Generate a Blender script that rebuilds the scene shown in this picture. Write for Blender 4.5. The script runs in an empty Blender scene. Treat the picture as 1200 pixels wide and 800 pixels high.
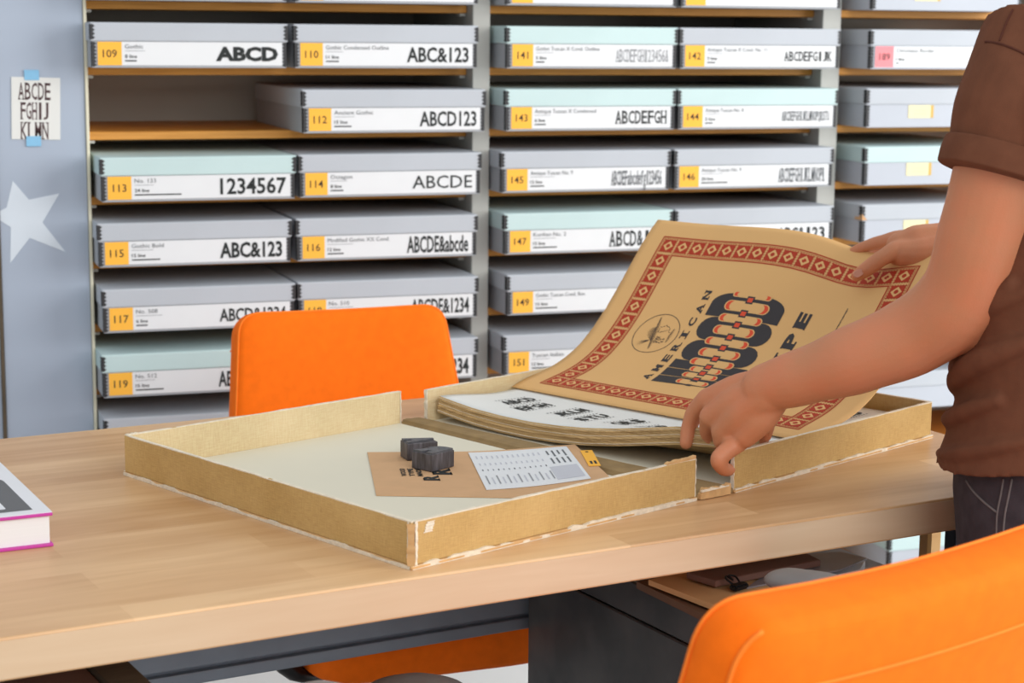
import bpy, bmesh, math, random
from mathutils import Vector, Matrix
from mathutils.bvhtree import BVHTree
random.seed(4)
PI = math.pi
sc = bpy.context.scene
COL = sc.collection

# ------------------------------------------------------------------ camera
F_PX = 2217.63
CAM = Vector((0, 0, 1.45))
AX = Vector((0.94444, -0.32853, 0.00964)); FW = Vector((0.32402, 0.93164, -0.16534))
_p, _r, _y = 0.166106505, 0.00977248567, -0.334788936
FW = Vector((-math.sin(_y)*math.cos(_p), math.cos(_y)*math.cos(_p), -math.sin(_p)))
_rt = Vector((math.cos(_y), math.sin(_y), 0)); _up = _rt.cross(FW)
AX = math.cos(_r)*_rt + math.sin(_r)*_up
AY = AX.cross(FW)
cd = bpy.data.cameras.new('camera'); cam = bpy.data.objects.new('camera', cd); COL.objects.link(cam)
cam.matrix_world = Matrix(((AX.x, AY.x, -FW.x, CAM.x), (AX.y, AY.y, -FW.y, CAM.y), (AX.z, AY.z, -FW.z, CAM.z), (0, 0, 0, 1)))
cd.sensor_fit = 'HORIZONTAL'; cd.sensor_width = 36.0; cd.lens = 36.0*F_PX/1200.0
cd.clip_start = 0.05; cd.clip_end = 60
cd.dof.use_dof = True; cd.dof.focus_distance = 2.28; cd.dof.aperture_fstop = 8.5
sc.camera = cam

def ray(px, py):
    d = FW*F_PX + AX*(px-600) - AY*(py-400)
    return d.normalized()
def at(px, py, d):
    r = ray(px, py); return CAM + r*(d/r.dot(FW))
def onz(px, py, z):
    r = ray(px, py); return CAM + r*((z-CAM.z)/r.z)

# ------------------------------------------------------------------ light
w = bpy.data.worlds.new('world'); sc.world = w; w.use_nodes = True
w.node_tree.nodes['Background'].inputs[0].default_value = (0.93, 0.97, 1.0, 1)
w.node_tree.nodes['Background'].inputs[1].default_value = 0.72
def area(name, loc, target, sx, sy, power, color):
    l = bpy.data.lights.new(name, 'AREA'); l.shape = 'RECTANGLE'; l.size = sx; l.size_y = sy; l.energy = power; l.color = color
    o = bpy.data.objects.new(name, l); COL.objects.link(o); o.location = loc
    o.rotation_euler = (Vector(target)-Vector(loc)).to_track_quat('-Z', 'Y').to_euler()
    return o
area('window_daylight', (5.0, 0.5, 2.3), (0.8, 2.7, 0.9), 3.4, 2.6, 200, (1.0, 0.985, 0.96))
area('fill_near', (1.5, -1.6, 2.7), (0.9, 3.3, 0.9), 3.0, 1.6, 62, (0.98, 0.99, 1.0))  # unseen front fill, added on the camera side to brighten the shelf fronts
sc.view_settings.view_transform = 'Standard'; sc.view_settings.look = 'None'
sc.view_settings.exposure = 0.13; sc.view_settings.gamma = 1.0; sc.view_settings.use_curve_mapping = False

# ------------------------------------------------------------------ materials
def s2l(c):
    return tuple(((v/255)/12.92 if v/255 <= 0.04045 else ((v/255+0.055)/1.055)**2.4) for v in c)
def mat(name, rgb, rough=0.6, var=0.06, scale=20.0, stretch=(1, 1, 1), bump=0.0, bscale=200.0, spec=0.4, sss=0.0, metal=0.0, rgb2=None, detail=4):
    m = bpy.data.materials.new(name); m.use_nodes = True; nt = m.node_tree; b = nt.nodes['Principled BSDF']
    c = s2l(rgb)
    b.inputs['Roughness'].default_value = rough
    b.inputs['Specular IOR Level'].default_value = spec; b.inputs['Metallic'].default_value = metal
    tc = nt.nodes.new('ShaderNodeTexCoord'); mp = nt.nodes.new('ShaderNodeMapping'); mp.inputs['Scale'].default_value = stretch
    nt.links.new(tc.outputs['Object'], mp.inputs[0])
    nz = nt.nodes.new('ShaderNodeTexNoise'); nz.inputs['Scale'].default_value = scale; nz.inputs['Detail'].default_value = detail
    nt.links.new(mp.outputs[0], nz.inputs['Vector'])
    rp = nt.nodes.new('ShaderNodeValToRGB')
    c2 = s2l(rgb2) if rgb2 else c
    rp.color_ramp.elements[0].position = 0.3; rp.color_ramp.elements[1].position = 0.7
    rp.color_ramp.elements[0].color = tuple(v*(1-var) for v in c) + (1,)
    rp.color_ramp.elements[1].color = tuple(min(1, v*(1+var)) for v in c2) + (1,)
    nt.links.new(nz.outputs[0], rp.inputs[0]); nt.links.new(rp.outputs[0], b.inputs['Base Color'])
    if sss:
        b.inputs['Subsurface Weight'].default_value = sss; b.inputs['Subsurface Radius'].default_value = (0.012, 0.005, 0.003); b.inputs['Subsurface Scale'].default_value = 0.6
    if bump:
        n2 = nt.nodes.new('ShaderNodeTexNoise'); n2.inputs['Scale'].default_value = bscale; n2.inputs['Detail'].default_value = 3
        nt.links.new(mp.outputs[0], n2.inputs['Vector'])
        bp = nt.nodes.new('ShaderNodeBump'); bp.inputs['Strength'].default_value = bump; bp.inputs['Distance'].default_value = 0.002
        nt.links.new(n2.outputs[0], bp.inputs['Height']); nt.links.new(bp.outputs[0], b.inputs['Normal'])
    return m
def wood(name, a, b_, stave=(0.55, 0.062), rough=0.42, grain=0.07):
    # staves along local X, fine grain
    m = bpy.data.materials.new(name); m.use_nodes = True; nt = m.node_tree; bs = nt.nodes['Principled BSDF']
    bs.inputs['Roughness'].default_value = rough; bs.inputs['Specular IOR Level'].default_value = 0.35
    tc = nt.nodes.new('ShaderNodeTexCoord')
    br = nt.nodes.new('ShaderNodeTexBrick'); br.inputs['Scale'].default_value = 1.0
    br.inputs['Brick Width'].default_value = stave[0]; br.inputs['Row Height'].default_value = stave[1]
    br.inputs['Mortar Size'].default_value = 0.0; br.offset = 0.37
    br.inputs['Color1'].default_value = (0, 0, 0, 1); br.inputs['Color2'].default_value = (1, 1, 1, 1); br.inputs['Bias'].default_value = 0
    mb = nt.nodes.new('ShaderNodeMapping'); mb.inputs['Location'].default_value = (7.31, 3.117, 0); nt.links.new(tc.outputs['Object'], mb.inputs[0]); nt.links.new(mb.outputs[0], br.inputs['Vector'])
    mp = nt.nodes.new('ShaderNodeMapping'); mp.inputs['Scale'].default_value = (3.0, 34, 34); nt.links.new(tc.outputs['Object'], mp.inputs[0])
    n1 = nt.nodes.new('ShaderNodeTexNoise'); n1.inputs['Scale'].default_value = 1.6; n1.inputs['Detail'].default_value = 6; n1.inputs['Distortion'].default_value = 0.6
    nt.links.new(mp.outputs[0], n1.inputs['Vector'])
    mp2 = nt.nodes.new('ShaderNodeMapping'); mp2.inputs['Scale'].default_value = (1.2, 5, 5); nt.links.new(tc.outputs['Object'], mp2.inputs[0])
    n2 = nt.nodes.new('ShaderNodeTexNoise'); n2.inputs['Scale'].default_value = 2.2; n2.inputs['Detail'].default_value = 3
    nt.links.new(mp2.outputs[0], n2.inputs['Vector'])
    def math_(op, x, y):
        k = nt.nodes.new('ShaderNodeMath'); k.operation = op
        for i, v in enumerate((x, y)):
            if isinstance(v, float): k.inputs[i].default_value = v
            else: nt.links.new(v, k.inputs[i])
        return k.outputs[0]
    sep = nt.nodes.new('ShaderNodeSeparateColor'); nt.links.new(br.outputs['Color'], sep.inputs[0])
    f = math_('ADD', math_('MULTIPLY', sep.outputs[0], 0.36), math_('MULTIPLY', n1.outputs[0], 0.50))
    f = math_('ADD', f, math_('MULTIPLY', n2.outputs[0], 0.70))
    rp = nt.nodes.new('ShaderNodeValToRGB'); rp.color_ramp.elements[0].position = 0.42; rp.color_ramp.elements[1].position = 1.15
    rp.color_ramp.elements[0].position = 0.45; rp.color_ramp.elements[1].position = 1.0
    rp.color_ramp.elements[0].color = s2l(a)+(1,); rp.color_ramp.elements[1].color = s2l(b_)+(1,)
    nt.links.new(f, rp.inputs[0]); nt.links.new(rp.outputs[0], bs.inputs['Base Color'])
    return m
def linen(name, a, b_, bump=0.35):
    m = mat(name, a, 0.85, 0.03, 9, rgb2=b_, spec=0.15)
    nt = m.node_tree; bs = nt.nodes['Principled BSDF']
    tc = nt.nodes.new('ShaderNodeTexCoord')
    hs = []
    for st in ((1800, 1800, 130), (130, 130, 1800)):
        mp = nt.nodes.new('ShaderNodeMapping'); mp.inputs['Scale'].default_value = st; nt.links.new(tc.outputs['Object'], mp.inputs[0])
        n = nt.nodes.new('ShaderNodeTexNoise'); n.inputs['Scale'].default_value = 0.6; n.inputs['Detail'].default_value = 2; nt.links.new(mp.outputs[0], n.inputs['Vector']); hs.append(n.outputs[0])
    ad = nt.nodes.new('ShaderNodeMath'); ad.operation = 'ADD'; nt.links.new(hs[0], ad.inputs[0]); nt.links.new(hs[1], ad.inputs[1])
    rp = [x for x in nt.nodes if x.type == 'VALTORGB'][0]
    mx = nt.nodes.new('ShaderNodeMix'); mx.data_type = 'RGBA'; mx.blend_type = 'OVERLAY'; mx.inputs[0].default_value = 0.45
    hf = nt.nodes.new('ShaderNodeMath'); hf.operation = 'MULTIPLY'; hf.inputs[1].default_value = 0.5; nt.links.new(ad.outputs[0], hf.inputs[0])
    nt.links.new(rp.outputs[0], mx.inputs[6]); nt.links.new(hf.outputs[0], mx.inputs[7]); nt.links.new(mx.outputs[2], bs.inputs['Base Color'])
    bp = nt.nodes.new('ShaderNodeBump'); bp.inputs['Strength'].default_value = bump; bp.inputs['Distance'].default_value = 0.0008
    nt.links.new(ad.outputs[0], bp.inputs['Height']); nt.links.new(bp.outputs[0], bs.inputs['Normal'])
    return m

M = {}
M['panel'] = mat('panel_paint', (170, 181, 197), 0.5, 0.02, 3)
M['cream_edge'] = mat('cream_edging', (226, 220, 196), 0.6, 0.03)
M['post'] = mat('post_paint', (186, 186, 180), 0.5, 0.02, 6)
M['back'] = mat('shelf_back', (190, 184, 172), 0.7, 0.04, 6)
M['shelf'] = mat('shelf_wood', (205, 138, 56), 0.5, 0.10, 10, stretch=(1, 12, 30), rgb2=(214, 150, 68))
M['grey_board'] = mat('grey_archival_board', (184, 189, 196), 0.75, 0.03, 8, bump=0.08)
M['mint_board'] = mat('mint_archival_board', (192, 214, 214), 0.75, 0.03, 8, bump=0.08)
M['body_board'] = mat('grey_box_board', (168, 171, 176), 0.75, 0.03, 8, bump=0.08)
M['paleface'] = mat('pale_grey_board', (184, 189, 198), 0.75, 0.03, 8)
M['metal_edge'] = mat('black_metal_edge', (52, 52, 54), 0.5, 0.1)
M['label'] = mat('label_paper', (226, 228, 230), 0.7, 0.01)
M['yellow'] = mat('yellow_square', (252, 186, 66), 0.7, 0.02)
M['pink'] = mat('pink_square', (244, 140, 146), 0.7, 0.02)
M['ink'] = mat('black_ink', (38, 42, 42), 0.7, 0.02)
M['ink_grey'] = mat('grey_ink', (150, 152, 156), 0.7, 0.02)
M['ink_mid'] = mat('mid_grey_ink', (104, 108, 112), 0.7, 0.02)
M['ink_brown'] = mat('brown_ink', (78, 52, 54), 0.7, 0.1, 60)
M['cream_tag'] = mat('cream_tag', (232, 222, 178), 0.7, 0.03)
M['tape_yellow'] = mat('aged_tape', (206, 168, 84), 0.6, 0.05)
M['torn'] = mat('torn_board', (205, 160, 115), 0.9, 0.1, 60)
M['blue_tape'] = mat('blue_masking_tape', (137, 192, 226), 0.7, 0.04, 60)
M['star'] = mat('star_white', (216, 225, 234), 0.55, 0.01)
M['paper'] = mat('white_paper', (226, 226, 222), 0.8, 0.01)
M['table'] = wood('maple_tabletop', (184, 136, 88), (224, 184, 138), rough=0.34)
M['table_edge'] = wood('maple_edge', (200, 168, 134), (220, 195, 164), (400.0, 10.0))
M['leg_wood'] = wood('pale_leg_wood', (190, 145, 90), (215, 172, 115), (2.0, 0.3))
M['beam'] = mat('dark_beam', (88, 76, 60), 0.7, 0.15, 20, stretch=(1, 6, 1))
M['brown_board'] = mat('brown_board', (128, 94, 82), 0.6, 0.08, 10)
M['rail'] = mat('grey_steel', (132, 142, 154), 0.4, 0.06, 20, metal=0.2)
M['dark_steel'] = mat('dark_steel', (48, 52, 60), 0.35, 0.05, metal=0.5)
M['linen_out'] = linen('linen_cover', (190, 154, 96), (203, 169, 112))
M['linen_in'] = linen('linen_lining', (212, 190, 146), (222, 201, 160))
M['lining'] = mat('cream_lining_paper', (222, 216, 196), 0.75, 0.02, 5)
M['worn'] = mat('worn_board_edge', (226, 214, 192), 0.9, 0.12, 150)
M['worn_tan'] = mat('worn_tan_board', (206, 164, 112), 0.9, 0.12, 80)
M['spine'] = mat('spine_cloth', (150, 124, 84), 0.85, 0.12, 40)
M['sheet_edge'] = mat('sheet_edges', (172, 138, 90), 0.85, 0.12, 1.0, stretch=(2, 2, 900), rgb2=(212, 182, 132))
M['poster'] = mat('tan_poster_paper', (226, 178, 116), 0.75, 0.02, 6)
M['red_ink'] = mat('red_ink', (176, 52, 22), 0.7, 0.05, 60)
M['red_bright'] = mat('vermilion_ink', (222, 78, 44), 0.7, 0.04, 60)
M['dark_ink'] = mat('charcoal_ink', (56, 52, 54), 0.7, 0.03, 60)
M['kraft'] = mat('kraft_paper', (206, 164, 122), 0.8, 0.04, 30)
M['kraft_dark'] = mat('brown_card', (112, 84, 64), 0.7, 0.06, 30)
M['kraft_stack'] = mat('kraft_folders', (216, 172, 120), 0.8, 0.06, 20)
M['block'] = mat('inked_wood_block', (84, 84, 88), 0.42, 0.2, 40, stretch=(6, 6, 1))
M['block_side'] = mat('inked_wood_side', (66, 58, 56), 0.5, 0.3, 30, stretch=(6, 6, 1), rgb2=(88, 84, 88))
M['book_white'] = mat('book_white', (226, 226, 230), 0.45, 0.01)
M['book_pages'] = mat('book_pages', (232, 232, 232), 0.8, 0.02, 1, stretch=(1, 1, 600))
M['magenta'] = mat('magenta_cloth', (196, 62, 158), 0.5, 0.04)
M['book_grey'] = mat('book_grey', (96, 96, 98), 0.5, 0.02)
M['orange'] = mat('orange_wool', (250, 112, 10), 0.85, 0.05, 60, bump=0.25, bscale=900, spec=0.2)
M['orange_seam'] = mat('orange_piping', (250, 128, 40), 0.8, 0.05, 60, spec=0.2)
M['grey_pad'] = mat('grey_arm_pad', (122, 119, 118), 0.5, 0.04)
M['black_plastic'] = mat('black_plastic', (24, 24, 26), 0.4, 0.1)
M['cabinet'] = mat('charcoal_cabinet', (44, 45, 48), 0.34, 0.2, 11, rgb2=(74, 72, 72))
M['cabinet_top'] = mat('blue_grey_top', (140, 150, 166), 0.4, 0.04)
M['plastic'] = mat('grey_folder', (138, 132, 136), 0.3, 0.05)
M['floor'] = mat('pale_floor', (190, 190, 188), 0.5, 0.04, 3)
M['wall'] = mat('wall_paint', (200, 200, 198), 0.8, 0.02, 3)
M['plinth'] = mat('white_plinth', (214, 216, 216), 0.5, 0.02, 3)
M['skin'] = mat('skin', (206, 138, 99), 0.5, 0.10, 22, rgb2=(198, 124, 88), bump=0.16, bscale=420, sss=0.08, detail=6)
M['nail'] = mat('nail', (206, 150, 130), 0.3, 0.03)
M['tee'] = mat('brown_jersey', (110, 68, 49), 0.9, 0.10, 40, bump=0.15, bscale=800, spec=0.15)
M['tee_seam'] = mat('brown_thread', (86, 50, 40), 0.9, 0.05, spec=0.1)
M['denim'] = mat('charcoal_denim', (66, 58, 62), 0.9, 0.16, 60, bump=0.25, bscale=900, spec=0.15)
M['stitch'] = mat('pale_stitch', (108, 98, 96), 0.9, 0.1, 200)
M['hair'] = mat('brown_hair', (70, 48, 34), 0.6, 0.2, 80, stretch=(8, 8, 1))
M['shoe'] = mat('dark_shoe', (50, 44, 42), 0.6, 0.1)

# ------------------------------------------------------------------ helpers
def obj(name, bm, mats, parent=None):
    me = bpy.data.meshes.new(name)
    if isinstance(bm, bmesh.types.BMesh):
        bm.to_mesh(me); bm.free()
    else:
        me = bm; me.name = name
    o = bpy.data.objects.new(name, me); COL.objects.link(o)
    if not isinstance(mats, (list, tuple)): mats = [mats]
    if not me.materials:
        for m in mats: me.materials.append(m)
    if parent: o.parent = parent
    return o
def empty(name, loc=(0, 0, 0), rz=0.0):
    o = bpy.data.objects.new(name, None); COL.objects.link(o); o.location = loc; o.rotation_euler = (0, 0, rz); o.empty_display_size = 0.05
    return o
def tag(o, label, cat, group=None):
    o['label'] = label; o['category'] = cat
    if group: o['group'] = group
    return o
def struct(o):
    o['kind'] = 'structure'; return o
def box(bm, x0, x1, y0, y1, z0, z1, mi=0, bev=0.0, seg=2):
    vs = [bm.verts.new((x, y, z)) for x in (x0, x1) for y in (y0, y1) for z in (z0, z1)]
    fs = [bm.faces.new([vs[i] for i in f]) for f in ((0, 1, 3, 2), (4, 6, 7, 5), (0, 4, 5, 1), (2, 3, 7, 6), (0, 2, 6, 4), (1, 5, 7, 3))]
    for f in fs: f.material_index = mi
    if bev:
        es = list({e for f in fs for e in f.edges})
        r = bmesh.ops.bevel(bm, geom=es, offset=bev, segments=seg, affect='EDGES', profile=0.5)
        for f in r['faces']: f.material_index = mi
    return vs
def bxm(*a, **k):
    bm = bmesh.new(); box(bm, *a, **k); return bm
def poly(bm, pts, mi=0):
    try:
        f = bm.faces.new([bm.verts.new(p) for p in pts]); f.material_index = mi; return f
    except ValueError: return None
def prism(bm, pts, z0, z1, mi=0):
    n = len(pts)
    a = [bm.verts.new((p[0], p[1], z0)) for p in pts]; b = [bm.verts.new((p[0], p[1], z1)) for p in pts]
    fs = [bm.faces.new(a[::-1]), bm.faces.new(b)] + [bm.faces.new((a[i], a[(i+1) % n], b[(i+1) % n], b[i])) for i in range(n)]
    for f in fs: f.material_index = mi
    return fs
def catmull(P, R, n):
    out = []; m = len(P)
    for i in range(m-1):
        p0, p1, p2, p3 = P[max(0, i-1)], P[i], P[i+1], P[min(m-1, i+2)]
        for k in range(n):
            t = k/n
            q = 0.5*((2*p1) + (p2-p0)*t + (2*p0-5*p1+4*p2-p3)*t*t + (3*p1-p0-3*p2+p3)*t**3)
            out.append((q, R[i]+(R[i+1]-R[i])*(t*t*(3-2*t))))
    out.append((P[-1], R[-1])); return out
def tube(bm, P, R, n=4, seg=14, mi=0, caps=True, smooth=True, sq=1.0, axis=None):
    """round (or flattened: sq, along axis) tapering tube with hemispherical ends"""
    P = [Vector(p) for p in P]
    if not isinstance(R, (list, tuple)): R = [R]*len(P)
    pr = catmull(P, R, n)
    if caps:
        d0 = (pr[0][0]-pr[1][0]).normalized(); d1 = (pr[-1][0]-pr[-2][0]).normalized(); r0, r1 = pr[0][1], pr[-1][1]
        st = [(pr[0][0]+d0*r0*math.sin(a), r0*math.cos(a)) for a in (1.5, 1.2, 0.8, 0.4)]
        en = [(pr[-1][0]+d1*r1*math.sin(a), r1*math.cos(a)) for a in (0.4, 0.8, 1.2, 1.5)]
        pr = st+pr+en
    rings = []; ux = None
    for i, (p, r) in enumerate(pr):
        t = (pr[min(i+1, len(pr)-1)][0]-pr[max(i-1, 0)][0]).normalized()
        if ux is None:
            ux = Vector(axis) if axis is not None else (Vector((0, 0, 1)) if abs(t.z) < 0.9 else Vector((1, 0, 0)))
        ux = (ux - t*ux.dot(t)).normalized(); uy = t.cross(ux)
        rings.append([bm.verts.new(p + ux*(r*sq*math.cos(2*PI*k/seg)) + uy*(r*math.sin(2*PI*k/seg))) for k in range(seg)])
    for i in range(len(rings)-1):
        for k in range(seg):
            f = bm.faces.new((rings[i][k], rings[i][(k+1) % seg], rings[i+1][(k+1) % seg], rings[i+1][k])); f.material_index = mi; f.smooth = smooth
    for rg, fl in ((rings[0], True), (rings[-1], False)):
        f = bm.faces.new(rg[::-1] if fl else rg); f.material_index = mi
def loft(bm, secs, seg=32, mi=0):
    """secs: list of (centre, ax vector, ay vector, power)"""
    rings = []
    for c, ax, ay, pw in secs:
        rg = []
        for k in range(seg):
            a = 2*PI*k/seg; ca, sa = math.cos(a), math.sin(a)
            q = 2/pw
            rg.append(bm.verts.new(Vector(c)+Vector(ax)*math.copysign(abs(ca)**q, ca)+Vector(ay)*math.copysign(abs(sa)**q, sa)))
        rings.append(rg)
    for i in range(len(rings)-1):
        for k in range(seg):
            f = bm.faces.new((rings[i][k], rings[i][(k+1) % seg], rings[i+1][(k+1) % seg], rings[i+1][k])); f.smooth = True; f.material_index = mi
    bm.faces.new(rings[0][::-1]); bm.faces.new(rings[-1])
def remesh(bm, voxel, smooth=6, factor=0.5):
    bmesh.ops.recalc_face_normals(bm, faces=bm.faces)
    me = bpy.data.meshes.new('tmp'); bm.to_mesh(me); bm.free()
    o = bpy.data.objects.new('tmp', me); COL.objects.link(o)
    r = o.modifiers.new('r', 'REMESH'); r.mode = 'VOXEL'; r.voxel_size = voxel; r.use_smooth_shade = True
    if smooth:
        s = o.modifiers.new('s', 'SMOOTH'); s.iterations = smooth; s.factor = factor
    dg = bpy.context.evaluated_depsgraph_get(); dg.update()
    m2 = bpy.data.meshes.new_from_object(o.evaluated_get(dg)); m2.materials.clear()
    bpy.data.objects.remove(o); bpy.data.meshes.remove(me)
    for p in m2.polygons: p.use_smooth = True
    return m2
_tx = {}
BARS = {'A': ((0, .36, 1), (.64, 1, 1)), 'M': ((0, .34, 1), (.66, 1, 1), (0, .3, 0), (.7, 1, 0)), 'E': ((0, .4, 1), (0, .4, 0)), 'R': ((0, .4, 1), (.65, 1.05, 1), (0, .4, 0)), 'I': ((.05, .95, 1), (.05, .95, 0)),
        'N': ((0, .36, 1), (0, .3, 0), (.66, 1, 0)), 'T': ((.28, .72, 1),), 'Y': ((.28, .72, 1), (0, .36, 0), (.64, 1, 0)), 'P': ((0, .5, 1), (0, .4, 0)), 'B': ((0, .4, 1), (0, .4, 0)), 'D': ((0, .4, 1), (0, .4, 0)), 'F': ((0, .5, 1), (0, .4, 0)),
        'H': ((0, .34, 1), (.66, 1, 1), (0, .34, 0), (.66, 1, 0)), 'K': ((0, .34, 1), (.66, 1, 1), (0, .34, 0), (.66, 1, 0)), 'L': ((0, .4, 1), (0, .4, 0)), '1': ((0, 1, 1),), 'J': ((.5, 1, 0),)}
def text_polys(s, bold=0.0, shear=0.0, spacing=1.0, slab=False):
    """triangulated outline of a text, normalised to x 0..1, y 0..1 (cap height); returns (verts, faces, aspect)"""
    key = (s, bold, shear, spacing, slab)
    if key in _tx: return _tx[key]
    c = bpy.data.curves.new('t', 'FONT'); c.body = s; c.size = 1.0; c.resolution_u = 2; c.fill_mode = 'FRONT'; c.offset = bold; c.shear = shear; c.space_character = spacing
    o = bpy.data.objects.new('t', c); COL.objects.link(o)
    dg = bpy.context.evaluated_depsgraph_get(); dg.update()
    me = bpy.data.meshes.new_from_object(o.evaluated_get(dg))
    vs = [(v.co.x, v.co.y) for v in me.vertices]; fs = [tuple(p.vertices) for p in me.polygons]
    bpy.data.objects.remove(o); bpy.data.curves.remove(c); bpy.data.meshes.remove(me)
    if not vs: return ([], [], 1)
    x0 = min(v[0] for v in vs); x1 = max(v[0] for v in vs); y1 = max(v[1] for v in vs); y0 = min(v[1] for v in vs)
    if any(ch in 'gjpqyQ,' for ch in s): y0b = 0.0
    else: y0b = y0
    if slab:
        n = len(s); vs, fs = [], []; asp = 0.55*n
        for i, ch in enumerate(s):
            if ch == ' ': continue
            V1, F1, _a = text_polys(ch, bold)
            a, ww = (i+.06)/n, .88/n
            if ch in 'I1': a += ww*.25; ww *= .5
            k = len(vs); tall = 1.0 if ch.upper() == ch or ch in 'bdfhkl' else .72
            vs += [(a+u*ww, v*tall) for u, v in V1]; fs += [tuple(k+q for q in f) for f in F1]
            for b0, b1, low in BARS.get(ch, ()):
                k = len(vs); y_ = 0 if low else .93
                vs += [(a+ww*b0-.03/n, y_), (a+ww*b1+.03/n, y_), (a+ww*b1+.03/n, y_+.07), (a+ww*b0-.03/n, y_+.07)]; fs.append((k, k+1, k+2, k+3))
        _tx[key] = (vs, fs, asp); return _tx[key]
    V = [((v[0]-x0)/(x1-x0), (v[1]-y0b)/(y1-y0b)) for v in vs]
    _tx[key] = (V, fs, (x1-x0)/(y1-y0b)); return _tx[key]
def put_text(bm, s, mp, mi, **k):
    V, Fs, asp = text_polys(s, **k)
    vv = [bm.verts.new(mp(*v)) for v in V]
    for f in Fs:
        try:
            g = bm.faces.new([vv[i] for i in f]); g.material_index = mi
        except ValueError: pass
    return asp
def text_w(s, h, **k):
    return text_polys(s, **k)[2]*h

# ------------------------------------------------------------------ setting
YP = 3.45                      # front plane of the shelf posts
struct(obj('floor', bxm(-3, 4.5, -2.5, 3.95, -0.05, 0), M['floor']))
struct(obj('wall_back', bxm(-3, 4.5, 3.95, 4.05, 0, 3.0), M['wall']))

# ------------------------------------------------------------------ shelving
def bz(k): return 1.4695-0.1168*k          # underside of board k
BT = 0.0150
BAYS = [(0.398, 1.116), (1.150, 1.857), (1.898, 2.62)]
YB, YBACK = 3.487, 3.86
sh = empty('shelving_unit', (1.5, YP, 0)); tag(sh, 'tall grey shelving with orange-brown wooden boards holding the archive boxes', 'shelves')
def shp(name, bm, m): 
    o = obj(name, bm, m, sh); o.location = (-1.5, -YP, 0); return o
for x0, x1 in ((0.393, 0.3985), (1.116, 1.150), (1.857, 1.898), (2.62, 2.66)):
    bm = bmesh.new()
    box(bm, x0, x1, YP, YBACK, 0.0, 2.1, 0, 0.001, 1)
    shp('upright', bm, M['cream_edge'] if x0 < 0.5 else M['post'])
shp('back_panel', bxm(0.39, 2.66, YBACK, YBACK+0.012, 0.0, 2.1), M['back'])
for b, (x0, x1) in enumerate(BAYS):
    for k in range(-2, 11):
        bm = bmesh.new(); box(bm, x0+0.0005, x1-0.0005, YB, YBACK-0.001, bz(k), bz(k)+BT, 0, 0.0012, 1)
        brd = shp('shelf_board', bm, M['shelf'])
        if k < 7 and k > -2:
            for xx in ((x0+0.002, x0+0.014), (x1-0.014, x1-0.002)):
                obj('shelf_pin', bxm(xx[0], xx[1], YB+0.002, YB+0.03, bz(k)-0.006, bz(k)-0.0005, bev=0.001, seg=1), M['post'], brd)
shp('plinth', bxm(0.39, 2.66, YP-0.002, YP+0.02, 0.001, bz(10)-0.012), M['plinth'])

# end panel left of the shelves, with its star and the pinned print
pn = empty('end_panel', (0.31, YP+0.02, 0)); tag(pn, 'tall blue-grey painted panel with a white star, left of the shelves', 'panel')
def pnp(name, bm, m, par=None):
    o = obj(name, bm, m, par or pn); o.location = (-0.31, -(YP+0.02), 0); return o
board = pnp('board', bxm(0.2385, 0.3925, YP+0.004, YP+0.03, 0.0, 2.1, bev=0.001, seg=1), M['panel'])
pnp('side_board', bxm(0.06, 0.2375, YP+0.006, YP+0.03, 0.0, 2.1, bev=0.001, seg=1), M['panel'])
pnp('edge_strip', bxm(0.2315, 0.238, YP-0.002, YP+0.03, 0.0, 2.1, bev=0.001, seg=1), M['beam'])
bm = bmesh.new(); SZ = 0.0
star = [(0.263, 1.168), (0.29, 1.134), (0.343, 1.144), (0.312, 1.093), (0.351, 1.039), (0.289, 1.066), (0.254, 1.022), (0.257, 1.086), (0.2395, 1.098), (0.2395, 1.115), (0.251, 1.121)]
v0 = [bm.verts.new((x, YP+0.0034, z+SZ)) for x, z in star]; f = bm.faces.new(v0[::-1] if False else v0)
r = bmesh.ops.extrude_face_region(bm, geom=[f]); bmesh.ops.translate(bm, vec=(0, 0.0008, 0), verts=[v for v in r['geom'] if isinstance(v, bmesh.types.BMVert)])
bmesh.ops.recalc_face_normals(bm, faces=bm.faces)
pnp('star', bm, M['star'])
# taped print
prn = empty('specimen_print', (0.307, YP, 1.295)); tag(prn, 'small white sheet of slab alphabet taped to the blue-grey panel', 'print')
bm = bmesh.new(); y = YP+0.0028
box(bm, -0.042, 0.042, 0.0024, 0.003, -0.0545, 0.0545, 0)
for i, t in enumerate(('ABCDE', 'FGHIJ', 'KLMN')):
    zt = 0.045-0.0345*i; hh = 0.030; ww = 0.057 if i == 0 else 0.049
    x0_ = -0.031 if i == 0 else -0.027
    put_text(bm, t, lambda u, v, zt=zt, x0_=x0_, ww=ww, hh=hh: (x0_+u*ww, 0.0022, zt-hh+v*hh), 1, slab=True, bold=0.01)
o = obj('sheet', bm, [M['paper'], M['ink_brown']], prn); o.rotation_euler = (0, math.radians(1.5), 0)
for zz, dx in ((0.058, -0.006), (-0.058, -0.006)):
    obj('tape', bxm(dx-0.0125, dx+0.013, 0.0012, 0.002, zz-0.0085, zz+0.0095, bev=0.0003, seg=1), M['blue_tape'], prn)

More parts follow.
